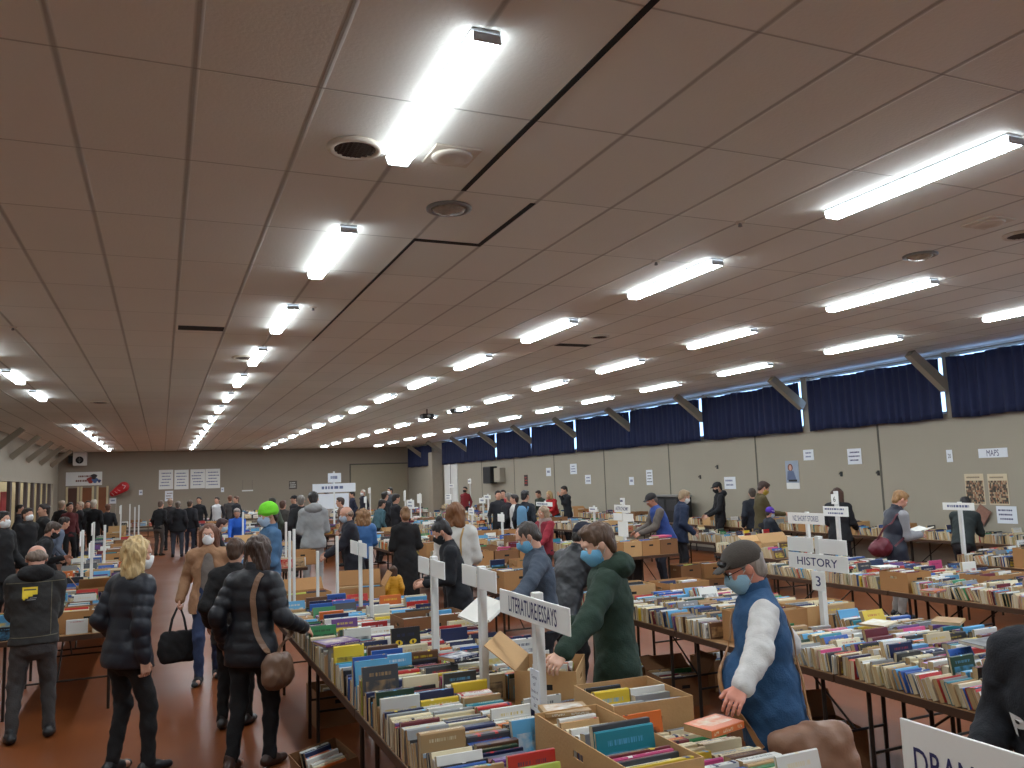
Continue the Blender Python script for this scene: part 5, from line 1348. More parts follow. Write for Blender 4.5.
sign('white post with two blank boards, second behind the LITERATURE sign', 1.75, 5.55, 1.53, [(-.32, -.03, 1.40, 1.515, None, 0, 0, INK, -1), (.03, .28, 1.40, 1.515, None, 0, 0, INK, -1)])
sign('bare white post before the paired boards near the red book', 1.72, 7.3, 1.49, [], postw=.032)
sign('white post with two blank boards in front of the long black dress', 1.78, 8.0, 1.50, [(-.36, -.03, 1.36, 1.49, None, 0, 0, INK, -1), (.03, .34, 1.36, 1.49, None, 0, 0, INK, -1)], postw=.032)
for px, py, yy, lab in ((337, 536, 8.40, 'bare white post beside the red book at the end of the literature block'), (317.5, 551, 8.38, 'short bare white post by the first carton at the end of the literature block'), (294, 529, 8.42, 'tall bare white post by the lime green beanie'), (289.5, 531, 8.25, 'second tall bare white post by the lime green beanie')):
    p = at_y(px, py, yy); sign(lab, p.x, yy, p.z, [], postw=.027)
dr = sign('large white board lettered DRAMA in the lower corner of the picture', 1.95, 1.25, 1.38, [(-.35, .53, 1.14, 1.346, 'DRAMA', .072, .235, INK, -1, .372)], postw=.05)
hs = sign('white board lettered HISTORY with two blank boards above and a number 3 below', 4.65, 4.95, 1.53, [(-.31, .31, 1.275, 1.395, 'HISTORY', .062, .42, INK, -1), (-.31, -.03, 1.405, 1.515, None, 0, 0, INK, -1), (.03, .31, 1.405, 1.515, None, 0, 0, INK, -1), (-.07, .07, 1.12, 1.265, '3', .075, .05, INK, -1)])
sign('white board lettered NZ SHORT STORIES on a post beyond the HISTORY board', 7.75, 8.42, 1.49, [(-.33, .33, 1.33, 1.475, 'NZ SHORT STORIES', .07, .46, INK2, -1)])
sign('white board with faint lettering and a number 6 beyond the short stories board', 8.2, 9.9 - 1.55, 1.74, [(-.22, .22, 1.41, 1.54, '~2', 0, 0, INK2, -1), (-.06, .06, 1.57, 1.70, '6', .07, .04, BLACKM, -1)])
sign('small white board with blurred lettering leaning before the map posters', 9.95, 7.92, 1.53, [(-.24, .24, 1.42, 1.52, '~1', 0, 0, INK2, -1)])
sign('white board lettered ASTRONOMY with two blank boards, a sheet below and a number on top', 7.15, 12.05, 1.66, [(-.26, .26, 1.42, 1.545, 'ASTRONOMY', .066, .42, INK, -1), (-.34, -.02, 1.28, 1.405, None, 0, 0, INK, -1), (.02, .30, 1.28, 1.405, None, 0, 0, INK, -1), (-.16, .16, 1.02, 1.27, None, 0, 0, INK, -1), (-.05, .05, 1.555, 1.66, '~1', 0, 0, INK, -1)])
sd = random.Random(5)
far_signs = [(437, 557, 530, 'fa', 0)]
FS = [  # px, py of board top-left .. approximate spots: (px, py, Y, board width, board height, text, label)
    (594, 507, 15.5, .36, .2, '~1', 'small white board over the books beyond the astronomy block'),
    (545, 502, 17.8, .9, .2, '~1', 'wide white board with purple lettering by the blonde in red'),
    (488, 495, 20.5, .5, .22, '~1', 'small white board under the wall speaker'),
    (502, 514, 15.2, .34, .3, None, 'pale sheet on a post over the middle block'),
    (472, 508, 19.5, .4, .34, '~2', 'white square board over the middle of the hall'),
    (449, 494, 27.0, .6, .4, '~2', 'white board on a post before the far corner column'),
    (452, 484, 32.0, .6, .3, '~1', 'tiny white board highest in the far corner'),
    (470, 479, 33.5, .4, .4, '~1', 'tiny white number sheet above the red and black person'),
    (483, 498, 22.5, .5, .3, '~1', 'white board near the red and black person'),
    (411, 500, 24.0, .8, .5, '~2', 'large pale sheet on a post before the partition'),
    (420, 494, 26.5, .5, .6, None, 'white tilted sheet on a post before the partition'),
    (405, 491, 28.0, .2, .7, None, 'narrow white sheet on a post before the partition'),
    (370, 488, 30.5, .4, .4, None, 'small white number sheet over the far tables by the partition'),
    (366, 497, 27.5, .4, .4, None, 'white square sheet by the pale hat at the far tables'),
    (381, 500, 25.0, .3, .6, None, 'narrow sheet on a post behind the blue quilted jacket'),
    (334, 480, 30.8, .5, .5, '~1', 'white small board topping the large hanging sign'),
]
for px, py, Y, w, h, txt, lab in FS:
    p = at_y(px, py, Y)
    sign(lab, p.x, Y, p.z + .03, [(-w / 2, w / 2, p.z - h * .5, p.z, txt, 0, 0, INK2, -1)], postw=.04)
# the large blue-white sign in the far middle faces the near end
def front_sign(label, x, y, ztop, boards, base=TZ):
    t = thing('sign_post', label, 'sign', (x, y, base))
    obj('post', MB().bev(-.025, -.025, 0, .025, .025, ztop - base, .003), WHITE, t)
    for x0, x1, z0, z1, txt in boards:
        bd = obj('board', MB().bev(x0, -.036, z0 - base, x1, -.0255, z1 - base, .002), PAPER, t)
        if txt:
            mb = scribble(x1 - x0, z1 - z0, int(txt), random.Random(4)); T = Matrix.Translation(((x0 + x1) / 2, -.0368, (z0 + z1) / 2 - base)) @ Matrix.Rotation(math.pi / 2, 4, 'X')
            mb.v = [tuple(T @ Vector(v)) for v in mb.v]; obj('lettering', mb, INK2, bd)
p = at_y(334, 487, 24.0)
front_sign('large cross-shaped sign of pale blue boards over the far middle tables', p.x, 24.0, p.z + .45, [(-.62, .62, p.z - .15, p.z + .1, '1'), (-.48, -.02, p.z - .62, p.z - .19, None), (.02, .42, p.z - .6, p.z - .19, None), (-.18, .2, p.z + .13, p.z + .4, '1')])
# dark side: thin white posts and boards
for k, (px, py, Y, lab, bd) in enumerate([(83, 530, 13.0, 'white post with a small square board at the bending black sweater', 1), (92, 541, 12.2, 'white post with a tilted board over the dark side table', 2), (105, 525, 15.0, 'bare white post on the dark side table', 0), (94, 522, 15.6, 'short white post with a narrow sheet on the dark side table', 1), (130, 504, 24.5, 'thin white post before the end wall, first of three', 0), (135, 507, 24.6, 'thin white post before the end wall, middle of three', 0), (139, 505, 24.7, 'thin white post before the end wall, last of three', 0), (121, 505, 22.8, 'white post beside the red balloon side', 1), (243, 512, 19.7, 'white post before the bright blue jacket', 0), (286, 522, 14.0, 'slanted white post beyond the lime green beanie', 0)]):
    p = at_y(px, py, Y)
    sign(lab, p.x, Y, p.z, [(-.15, .15, p.z - .22, p.z - .02, '~2' if bd > 1 else None, 0, 0, INK2, -1)] if bd else [], postw=.035)
# ------------------------------------------------------------------ sheets and posters on the walls
def wall_sheet(label, px0, py0, px1, py1, txt=None, wall='r', m=None, name='notice', cat='notice', th=.1, tw=None, ink=None, rows=0, draw=None):
    """flat sheet pinned to the right wall ('r') or the end wall ('b')"""
    if wall == 'r':
        a = at_x(px0, py0, XR - .01); c = at_x(px1, py1, XR - .01); w = abs(c.y - a.y); h = abs(a.z - c.z)
        loc = (XR - .012, (a.y + c.y) / 2, (a.z + c.z) / 2); Rm = SIDEROT
    elif wall == 'b':
        a = at_y(px0, py0, YB - .01); c = at_y(px1, py1, YB - .01); w = abs(c.x - a.x); h = abs(a.z - c.z)
        loc = ((a.x + c.x) / 2, YB - .012, (a.z + c.z) / 2); Rm = Matrix.Rotation(math.pi / 2, 4, 'X')
    t = thing(name, label, cat, loc)
    bx = MB().box(-w / 2, -h / 2, -.006, w / 2, h / 2, 0); bx.v = [tuple(Rm @ Vector(v)) for v in bx.v]
    s_ = obj('sheet', bx, m or PAPER, t)
    def put(mb, mt, dz=.001, nm='lettering'):
        mb.v = [tuple(Rm @ (Vector(v) + Vector((0, 0, dz)))) for v in mb.v]; return obj(nm, mb, mt, s_)
    if txt: put(text_mb(txt, th * h, tw * w if tw else None), ink or INK)
    if rows: put(scribble(w, h * .85, rows, random.Random(int(px0))), ink or INK2)
    if draw: draw(w, h, put)
    return t
wall_sheet('long white strip lettered MAPS on the curtained wall above the map posters', 978, 449, 1008, 457, 'MAPS', name='notice', th=.68, tw=.42, ink=INK)
wall_sheet('small white sheet with a number 20 on the wall before the MAPS strip', 946, 450, 953, 462, '20', th=.36, tw=.5, ink=BLACKM)
def mapposter(w, h, put):
    br = random.Random(int(w * 1e4)); mb = MB(); n = 16
    for i in range(n):
        for j in range(12):
            mb.box(-w * .46 + w * .92 * i / n, -h * .46 + h * .74 * j / 12, 0, -w * .46 + w * .92 * (i + 1) / n, -h * .46 + h * .74 * (j + 1) / 12, .001, br.randrange(4))
    mb.v = mb.v
    put(mb, [mat('print_a', rgb(96, 76, 60)), mat('print_b', rgb(150, 108, 80)), mat('print_c', rgb(60, 56, 48)), mat('print_d', rgb(170, 150, 120))], nm='print')
    l = MB(); 
    for k in range(14): l.box(-w * .38 + w * .05 * k, h * .36, 0, -w * .38 + w * .05 * k + w * .035, h * .41, .001)
    put(l, mat('print_e', rgb(120, 104, 88)))
TANP = mat('poster_tan', rgb(206, 190, 160), .7, .05)
wall_sheet('brown patterned map poster on the wall, first of the pair under the MAPS strip', 964, 474, 986, 505, name='poster', cat='poster', m=TANP, draw=mapposter)
wall_sheet('brown patterned map poster on the wall, second of the pair under the MAPS strip', 987, 474, 1010, 505, name='poster', cat='poster', m=TANP, draw=mapposter)
wall_sheet('white sheet lettered MAPS, SIMILAR with lines of small print near the picture edge', 996, 506, 1018, 524, rows=3, ink=INK)
bt = at_x(982, 515, XR - .04)
t = thing('wall_rack', 'tilted brown pamphlet in a clear holder on the wall under the map posters', 'leaflet holder', (XR - .035, bt.y, bt.z), 0, None, (R(35), 0, 0))
obj('leaflet', MB().bev(-.02, -.12, -.15, .0, .12, .15, .004), mat('leaflet', rgb(140, 100, 84), .5, .4, 20), t); obj('holder', MB().box(.0005, -.13, -.16, .02, .13, .02), GREYM, t)
wall_sheet('square white notice with three lines on the wall over the long haired black jacket', 847, 449, 862, 464, rows=3, ink=INK)
wall_sheet('square pale notice with two lines on the wall above the portrait poster', 803, 450, 814, 460, rows=2)
def portrait(w, h, put):
    m_ = MB(); m_.box(-w * .5, -h * .28, 0, w * .5, h * .5, .0006); put(m_, mat('portrait_ground', rgb(150, 162, 180), .6, .2, 3), nm='print')
    f_ = MB(); f_.add([(.2 * w * math.cos(a) - w * .12, .13 * h * math.sin(a) + h * .26, .0008) for a in [k * math.pi / 8 for k in range(16)]], [tuple(range(16))]); put(f_, mat('portrait_hair', rgb(120, 70, 50)), nm='print')
    g_ = MB(); g_.add([(.11 * w * math.cos(a) - w * .12, .10 * h * math.sin(a) + h * .25, .0016) for a in [k * math.pi / 8 for k in range(16)]], [tuple(range(16))]); put(g_, mat('portrait_face', rgb(206, 160, 140)), nm='print')
    b_ = MB(); b_.add([(-w * .42, -h * .18, .0012), (w * .3, -h * .18, .0012), (w * .12, h * .14, .0012), (-w * .34, h * .14, .0012)], [(0, 1, 2, 3)]); put(b_, mat('portrait_top', rgb(96, 110, 140)), nm='print')
    c_ = MB(); c_.box(-w * .32, -h * .24, .0012, w * .34, -h * .17, .002); put(c_, BLACKM, nm='print')
wall_sheet('colour portrait poster on the curtained wall above the number 6 board', 785, 461, 800, 489, name='poster', cat='poster', m=WHITE, draw=portrait)
wall_sheet('white notice on the wall beside the black cap', 724, 477, 736, 489, rows=2)
wall_sheet('small grey and white poster high on the wall behind the blue vest', 646, 470, 653, 485, name='poster', cat='poster', rows=4, ink=mat('print_c', rgb(60, 56, 48)))
wall_sheet('small white number sheet on the wall before the grey poster', 629, 477, 634, 485, rows=1)
wall_sheet('white notice high on the wall over the stooping black jacket', 570, 464, 577, 474, rows=3)
wall_sheet('small white notice on the wall just past the stooping black jacket', 585, 475, 591, 484, rows=2)
wall_sheet('small oval white sheet on the wall over the blonde in red', 546, 468, 551, 476, rows=1)
wall_sheet('dark narrow poster with red foot on the wall over the light blue backpack', 524, 475, 528, 486, name='poster', cat='poster', m=mat('poster_dark', rgb(60, 40, 40)), rows=3, ink=mat('poster_red', rgb(190, 60, 50)))
for k, (a, b_, c, d) in enumerate(((159, 470, 173, 489), (174.5, 470, 188.5, 489), (190.5, 469.5, 205, 488), (205.5, 469, 220, 488))):
    wall_sheet(f'large white price board with faint writing on the end wall, {ORD[k]} of four', a, b_, c, d, wall='b', name='price_board', cat='board', rows=5, m=WHITE)
wall_sheet('white poster with brown figures on the end wall under the price boards', 165, 491, 173, 501, wall='b', name='poster', cat='poster', rows=3, ink=mat('poster_brown', rgb(110, 60, 40)))
wall_sheet('small white sheet on the end wall beside the price boards', 221, 487.5, 224, 492, wall='b', rows=1)
wall_sheet('small white sheet on the end wall before the price boards', 139, 490, 142.5, 495, wall='b', rows=1)
wall_sheet('pale poster on the end wall with a white shelf strip under it', 242, 480, 253, 490, wall='b', m=WALLB, name='poster', cat='poster', draw=lambda w, h, put: (put(MB().box(-w * .5, -h * .6, 0, w * .5, -h * .48, .04), WHITE, nm='shelf_strip'), put(MB().box(-w * .44, -h * .42, 0, -w * .42, h * .48, .004).box(w * .42, -h * .42, 0, w * .44, h * .48, .004), gm, nm='side_strip')))
wall_sheet('dark framed picture on the end wall between the lime beanie and grey sweatshirt', 289, 481, 297, 489, wall='b', name='picture', cat='picture', m=mat('picture_dark', rgb(84, 78, 70)), rows=3, ink=WHITE)
def banner(w, h, put):
    br = random.Random(3)
    put(scribble(w * .55, h * .8, 2, br), mat('poster_brown', rgb(110, 60, 40)))
    for k, (x, y, r_, c) in enumerate(((.18, -.12, .12, (150, 50, 40)), (.3, -.14, .1, (70, 100, 150)), (.27, .14, .1, (50, 40, 40)), (.42, -.2, .06, (60, 70, 110)))):
        d_ = MB(); d_.add([(w * x + r_ * h * 2 * math.cos(a) * (1 + .3 * math.sin(3 * a)), h * y + r_ * h * 2 * math.sin(a), .0012 + .0005 * k) for a in [j * math.pi / 8 for j in range(16)]], [tuple(range(16))]); put(d_, mat(f'banner_{k}', rgb(*c)), nm='print')
wall_sheet('wide white banner with red lettering and pictures over the brown doors', 66, 472.5, 102, 485, wall='b', name='banner', cat='banner', m=WHITE, draw=banner)
wall_sheet('pale blue notice beside the brown doors', 100.5, 490, 108, 501, wall='b', rows=4)
wall_sheet('white notice under the red balloon', 109.5, 498, 116, 503.5, wall='b', rows=1)
# brown doors with white frames below the banner
dm = mat('brown_door', rgb(126, 74, 38), .6, .15); dk = mat('brown_door_dark', rgb(76, 44, 32), .6, .1)
for k, (x0, x1, m_) in enumerate(((-4.25, -3.85, dk), (-3.62, -3.2, dm), (-2.9, -2.55, dm))):
    d_ = MB().box(x0, YB - .05, 0, x1, YB - .002, 2.3); d_.box(x0 - .09, YB - .08, 0, x0, YB - .002, 2.36, 1); d_.box(x1, YB - .08, 0, x1 + .09, YB - .002, 2.36, 1)
    struct(f'door_{3+k}', d_, [m_, CREAM])
# fan heater, balloon, speaker, wall box, extinguisher cabinet, hooks
p = at_y(80, 459, YB - .35)
t = thing('fan_heater', 'square white fan unit with a black round grille high in the far corner', 'heater', (p.x, YB - .35, p.z))
obj('housing', MB().bev(-.30, -.2, -.33, .30, .25, .33, .02), WHITE, t)
obj('fan_grille', MB().lathe([(.001, 0), (.16, 0), (.175, .01), (.175, .02), (.001, .02)], 24, 0, Matrix.Translation((0, -.201, -.06)) @ Matrix.Rotation(math.pi / 2, 4, 'X')), BLACKM, t)
fg = MB(); fg.tube([(.07 * math.cos(a), -.225, -.06 + .07 * math.sin(a)) for a in [k * math.pi / 8 for k in range(17)]], .008, 5); fg.box(-.008, -.23, -.2, .008, -.222, .09); obj('guard', fg, GREYM, t)
obj('bracket', MB().box(-.5, -.05, -.2, -.3005, .25, .15), BLACKM, t)
p = at_y(121, 489, YB - .4)
t = thing('balloon', 'red foil balloon with white markings before the end wall', 'balloon', (p.x, YB - .4, p.z - 1.2))
bm_ = mat('red_foil', rgb(176, 34, 40), .3, .1); wm_ = mat('white_foil', rgb(220, 190, 190), .3, .05)
v, f_ = surf([RC((.12, 0, 1.30), (-.36, 0, .98), .26, .15, .05, (0, 1, 0), .55)], .03); ob = obj('foil', np_mesh('foil', v, f_, bm_), parent=t)
for k in range(3): obj('marking', MB().tube([(-.42 + .14 * k, -.12 - .01 * k, 1.02 + .07 * k), (-.30 + .14 * k, -.12 - .01 * k, .90 + .10 * k)], .03, 6, rz=.012), wm_, ob)
obj('marking', MB().tube([(.05, -.14, 1.40), (.2, -.14, 1.34), (.12, -.15, 1.2)], .06, 8, rz=.02), wm_, ob)
obj('string', MB().tube([(-.2, 0, .8), (-.22, .05, .0)], .004, 5), WHITE, t)
a = at_x(490, 475, XR - .2)
t = thing('wall_speaker', 'black loudspeaker mounted on the curtained wall', 'speaker', (XR - .2, a.y, a.z))
obj('cabinet', MB().bev(-.17, -.42, -.36, .17, .42, .36, .02), BLACKM, t); obj('grille', MB().bev(-.176, -.38, -.32, -.1705, .38, .32, .002), mat('speaker_grille', rgb(34, 34, 36), .8, .3, 90), t); obj('bracket', MB().box(.1705, -.08, -.1, .199, .08, .1), GREYM, t)
a = at_x(499.5, 475, XR - .12)
t = thing('wall_cabinet', 'cream cabinet on the wall next to the black loudspeaker', 'cabinet', (XR - .13, a.y, a.z))
obj('cabinet_body', MB().bev(-.11, -.33, -.3, .12, .33, .3, .01), WALL, t); obj('door', MB().bev(-.118, -.31, -.28, -.1105, .31, .28, .003), WALL, t)
for k, (px, py) in enumerate(((717, 467), (700, 477), (841, 474), (878, 473))):
    a = at_x(px, py, XR - .02); t = thing('wall_bracket', f'small dark bracket on the curtained wall, {ORD[k]} of those beyond the map posters', 'bracket', (XR - .02, a.y, a.z), group='dark brackets on the wall')
    obj('plate', MB().bev(.0, -.03, -.05, .019, .03, .05, .004), BLACKM, t); obj('hook', MB().tube([(-.001, 0, .03), (-.04, 0, .02), (-.05, 0, -.01)], .01, 6), BLACKM, t)
# audio rack on the wall table behind the blue vest
a = at_x(672, 495, 12.66)
t = thing('equipment_rack', 'black equipment case with a pale top on the wall table behind the blue vest', 'rack', (12.66, a.y, TZ + .001))
zt = a.z - TZ
RACK = (12.4, 12.92, a.y - .62, a.y + .62)
obj('rack_body', MB().bev(-.22, -.58, .0, .22, .58, zt - .05, .02), BLACKM, t)
for s_ in (-1, 1): obj('panel', MB().bev(-.232, -.24 + .29 * s_, zt * .45, -.2205, .24 + .29 * s_, zt - .12, .004), mat('rack_panel', rgb(44, 44, 46), .4, .4, 20), t)
obj('shelf', MB().bev(-.26, -.6, zt - .049, .24, .6, zt, .01), GREYM, t)
# ------------------------------------------------------------------ bags and things held
def bag_mesh(prims, vox=.012, noise=None, cuts=()):
    return surf(prims, vox, cuts=cuts, noise=noise or [(.006, 30, 24, 28, .4), (.004, 55, 47, 60, 1.2)])
hand = TOTE[0]
t = thing('tote_bag', 'black tote bag hanging from the hand of the person in the tan coat', 'bag', (hand.x - .02, hand.y, 0), R(10))
hz = hand.z
V_, Q_ = bag_mesh([RC((-.13, 0, hz - .60), (.13, 0, hz - .60), .06, .06, .05, (0, 1, 0), .8), RC((-.13, 0, hz - .36), (.13, 0, hz - .36), .032, .032, .06), RC((-.135, 0, hz - .5), (.135, 0, hz - .5), .055, .055, .1, (0, 1, 0), .8), RC((-.135, 0, hz - .43), (.135, 0, hz - .43), .045, .045, .1, (0, 1, 0), .8)])
obj('bag_body', np_mesh('bag_body', V_, Q_, cloth((22, 22, 24))), parent=t)
for e in (-1, 1): obj('handle', MB().tube([(-.09, .025 * e, hz - .36), (-.06, .02 * e, hz - .2), (-.01, .01 * e, hz - .085), (.02, .01 * e, hz - .085), (.06, .02 * e, hz - .2), (.09, .025 * e, hz - .36)], .009, 6), cloth((22, 22, 24)), t)
def hang_bag(i, label, name, prims, strap_pts, part, col, scol, w=.018, off=.01):
    t = thing(name, label, 'bag', i['root'].location, i['root'].rotation_euler.z)
    V_, Q_ = bag_mesh(prims); b = obj('bag_body', np_mesh('bag_body', V_, Q_, cloth(col, 'leather')), parent=t)
    obj('strap', strap_on(i, part, strap_pts, w, .006, off), cloth(scol, 'leather'), t)
    return t
i = BAGW[0]; U = i['up']
hang_bag(i, 'slouchy tan leather bag on a long strap at the hip of the black quilted coat', 'shoulder_bag', [RC(U(-.22, -.17, -.29), U(-.22, -.03, -.31), .085, .085, .08, (0, 1, 0), .8), RC(U(-.10, -.19, -.29), U(-.10, .0, -.30), .055, .05, .1, (0, 1, 0), .8)],
         [U(-.06, -.17, -.28), U(.15, -.20, -.14), U(.36, -.20, -.09), U(.50, -.08, -.09), U(.50, .05, -.09), U(.34, .18, -.12), U(.1, .2, -.2), U(-.06, .02, -.32)], 'jacket', (112, 84, 66), (126, 96, 74), .02)
i = VEST[0]; U = i['up']
hang_bag(i, 'large soft pinkish brown bag hanging at the hip of the blue vest', 'shoulder_bag', [EL(U(-.24, -.12, .25), (.19, .085, .19), None, .05), RC(U(-.09, -.26, .25), U(-.11, .04, .25), .04, .05, .08), EL(U(-.36, -.12, .25), (.15, .08, .12), None, .06)],
         [U(-.14, .13, .24), U(.0, .26, .17), U(.14, .3, .10), U(.3, .26, .0), U(.46, .08, -.09), U(.46, -.1, -.08), U(.3, -.2, .02), U(.0, -.2, .16), U(-.14, -.24, .24)], 'jacket', (148, 112, 90), (160, 116, 74), .014)
i = MAR[0]; U = i['up']
hang_bag(i, 'maroon handbag behind the hip of the person in navy vest and grey sleeves', 'handbag', [EL(U(-.02, -.27, -.14), (.16, .09, .11), None, .05), EL(U(.05, -.24, -.14), (.1, .06, .09), None, .06)],
         [U(.07, -.34, -.16), U(.3, -.24, -.16), U(.49, -.08, -.17), U(.46, .06, -.17), U(.25, .1, -.2), U(.05, -.1, -.2)], 'jacket', (104, 36, 48), (92, 32, 44), .012)
def open_book(label, loc, rz, tilt, w=.17, h=.24, cover='white', page=(228, 226, 218)):
    t = thing('open_book', label, 'book', loc, 0, None, (tilt, 0, rz))
    c = MB(); p = MB()
    for e in (-1, 1):
        T = Matrix.Rotation(e * R(-14), 4, 'Y')
        c.box(min(0, e * w), -h / 2, -.004, max(0, e * w), h / 2, -.001, 0, T)
        p.box(min(e * .002, e * (w - .004)), -h / 2 + .004, -.0008, max(e * .002, e * (w - .004)), h / 2 - .004, .012, 0, T)
    obj('cover', c, mat('open_cover_' + cover, PLIN[cover] if cover in PLIN else rgb(200, 200, 200), .4, .05), t); obj('page_block', p, mat('open_page', rgb(*page), .8, .04), t)
    for k in range(0): pass
    return t
p = at_z(488, 617, 1.07)
open_book('large open white book held by the person in the slate sweater', (p.x, p.y, 1.10), R(-70), R(28), .18, .27)
sg, sh, el, wv = MAR[0]['arms'][1]; pw = MAR[0]['world'](Vector(wv))
open_book('open pale book in the hands of the person with red-blond hair', (pw.x + .13, pw.y + .06, pw.z + .045), R(90), R(-12), .13, .2, 'cream')
# ------------------------------------------------------------------ heroes: books one can pick out in the photograph
def hb(key, colno, y, col, L=None, w=None, t=None, lean=None, **k):
    d = dict(col=col); d.update({a: b for a, b in dict(L=L, w=w, t=t).items() if b}); 
    if lean is not None: d['lean'] = lean
    d.update(k); hero(key, colno, y, **d)
hb('lit', 0, 5.55, 'yellow', w=.24, t=.03, lean=3, L=.2)
hb('lit', 0, 4.95, 'blue', w=.28, t=.02, lean=10, L=.225); hb('lit', 0, 4.86, 'sky blue', w=.27, t=.012, lean=12, L=.225)
hb('lit', 0, 4.70, 'charcoal', w=.27, t=.018, lean=10, L=.225)
hb('lit', 0, 4.40, 'dark green', w=.2, t=.03, lean=8); hb('lit', 0, 4.30, 'white', w=.19, t=.03, lean=6); hb('lit', 0, 3.92, 'maroon', w=.17, t=.03)
hb('lit', 0, 3.55, 'tan', w=.2, t=.05, lean=4, L=.222); hb('lit', 0, 3.40, 'cream', w=.17, t=.03); hb('lit', 0, 3.30, 'white', w=.17, t=.03); hb('lit', 0, 3.22, 'blue', w=.15, t=.03)
hb('lit', 0, 6.55, 'green', w=.22, t=.03, lean=10, L=.225)
hb('lit', 1, 6.7, 'yellow', w=.16, t=.02); hb('lit', 1, 3.86, 'navy', t=.035, w=.15); hb('lit', 1, 4.45, 'sky blue', t=.04, w=.16); hb('lit', 1, 4.75, 'navy', t=.04, w=.17)
hb('lit', 1, 3.6, 'charcoal', t=.045, w=.16); hb('lit', 1, 3.75, 'navy', t=.05, w=.16); hb('lit', 1, 3.05, 'lime', t=.04, w=.17, lean=14); hb('lit', 1, 3.5, 'brown', t=.04, w=.15)
hb('lit', 2, 5.72, 'black', w=.29, t=.02, lean=8, L=.225, eyes=True); hb('lit', 2, 5.35, 'navy', w=.17, t=.03, lean=16)
hb('lit', 2, 3.72, 'orange', t=.03); hb('lit', 2, 4.05, 'red', t=.03); hb('lit', 2, 3.45, 'black', t=.045, w=.16); hb('lit', 2, 3.38, 'black', t=.045, w=.16); hb('lit', 2, 4.3, 'navy', t=.035); hb('lit', 2, 2.9, 'sky blue', t=.03, w=.2, lean=16)
hb('lit', 3, 5.3, 'red', t=.03, w=.17); hb('lit', 2, 8.2, 'blue', w=.24, t=.05); hb('lit', 1, 7.6, 'green', w=.2, lean=22)
hb('lit', 1, 8.35, 'red', w=.2, t=.06, lean=0); hb('lit', 1, 8.42, 'orange', w=.2, t=.06, lean=0)
hb('his', 0, 6.0, 'sky blue', t=.04, w=.14); hb('his', 1, 6.1, 'sky blue', t=.04); hb('his', 0, 3.95, 'red', t=.03); hb('his', 0, 3.15, 'red', t=.04); hb('his', 1, 3.45, 'dark green', w=.2, t=.02, lean=8); hb('his', 1, 3.9, 'navy', w=.2, t=.02, lean=8)
hb('his', 2, 4.3, 'maroon', w=.2, t=.03, lean=12); hb('his', 2, 4.9, 'purple', w=.25, t=.02, lean=10); hb('his', 3, 5.1, 'sky blue', t=.04)

for key, B in BLOCKS.items():
    n = B['cols']; w = (B['x1'] - B['x0'] - .02) / n
    far_ = B['y0'] > 13 or key in ('pil',)
    pitch = w
    for c in range(n):
        br = random.Random(hash((len(key), c, int(B['x0'] * 100), int(B['y0'] * 100))) & 0xffff)
        xc = B['x0'] + .01 + w * (c + .5)
        cw = min(w, .25); sk = []
        if key == 'lit': sk.append((.0, 2.0))
        for (a0, a1, b0, b1) in CARTONS + [RACK]:
            if a0 < xc + cw / 2 and a1 > xc - cw / 2: sk.append((b0, b1))
        for o in COL.objects:
            if o.parent is None and o.name.startswith('sign_post') and o.location.z > .7 and abs(o.location.x - xc) < .045 + cw / 2: sk.append((o.location.y - .06, o.location.y + .06))
        fill_column(key, c, xc, B['y0'] + .02, B['y1'] - .02, w if w < .3 else .25, TZ + .0005, br, size='pb' if key in ('his', 'sho', 'wal') and c < 1 else 'mix', coarse=far_, skip=sk)
# books lying flat on top of the rows
flat_rng = random.Random(77)
def flat(px, py, z, rz, col, L=.2, w=.14, t=.02, key='lit', tilt=0):
    p = at_z(px, py, z); rec = new_rec(flat_rng, col=col); rec.update(L=L, w=w, t=t)
    T = Matrix.Translation(p) @ Matrix.Rotation(R(rz), 4, 'Z') @ Matrix.Rotation(R(90 + tilt), 4, 'X')
    rec.update(T=T, key='flat:' + key, colno=0, idx=len(BOOKS), near=True); BOOKS.append(rec)
flat(866, 622, .935, 20, 'cream', .24, .18, .015, 'his'); flat(975, 640, .955, -8, 'grey', .26, .2, .02, 'his'); flat(934, 620, .97, 30, 'tan', .22, .18, .02, 'his'); flat(700, 722, .985, 14, 'orange', .21, .15, .03); flat(657, 536, .99, 10, 'pink', .3, .2, .03, 'ast'); flat(560, 705, .965, -12, 'tan', .22, .16, .02)
flat(880, 540 + 26, .97, -10, 'white', .24, .16, .02, 'sho'); flat(925, 590, .93, 12, 'orange', .2, .14, .02, 'sho'); flat(330, 640, .965, 16, 'purple', .26, .2, .02); flat(450, 655, .96, 24, 'navy', .2, .15, .02)
# the books in the hands of the sorter

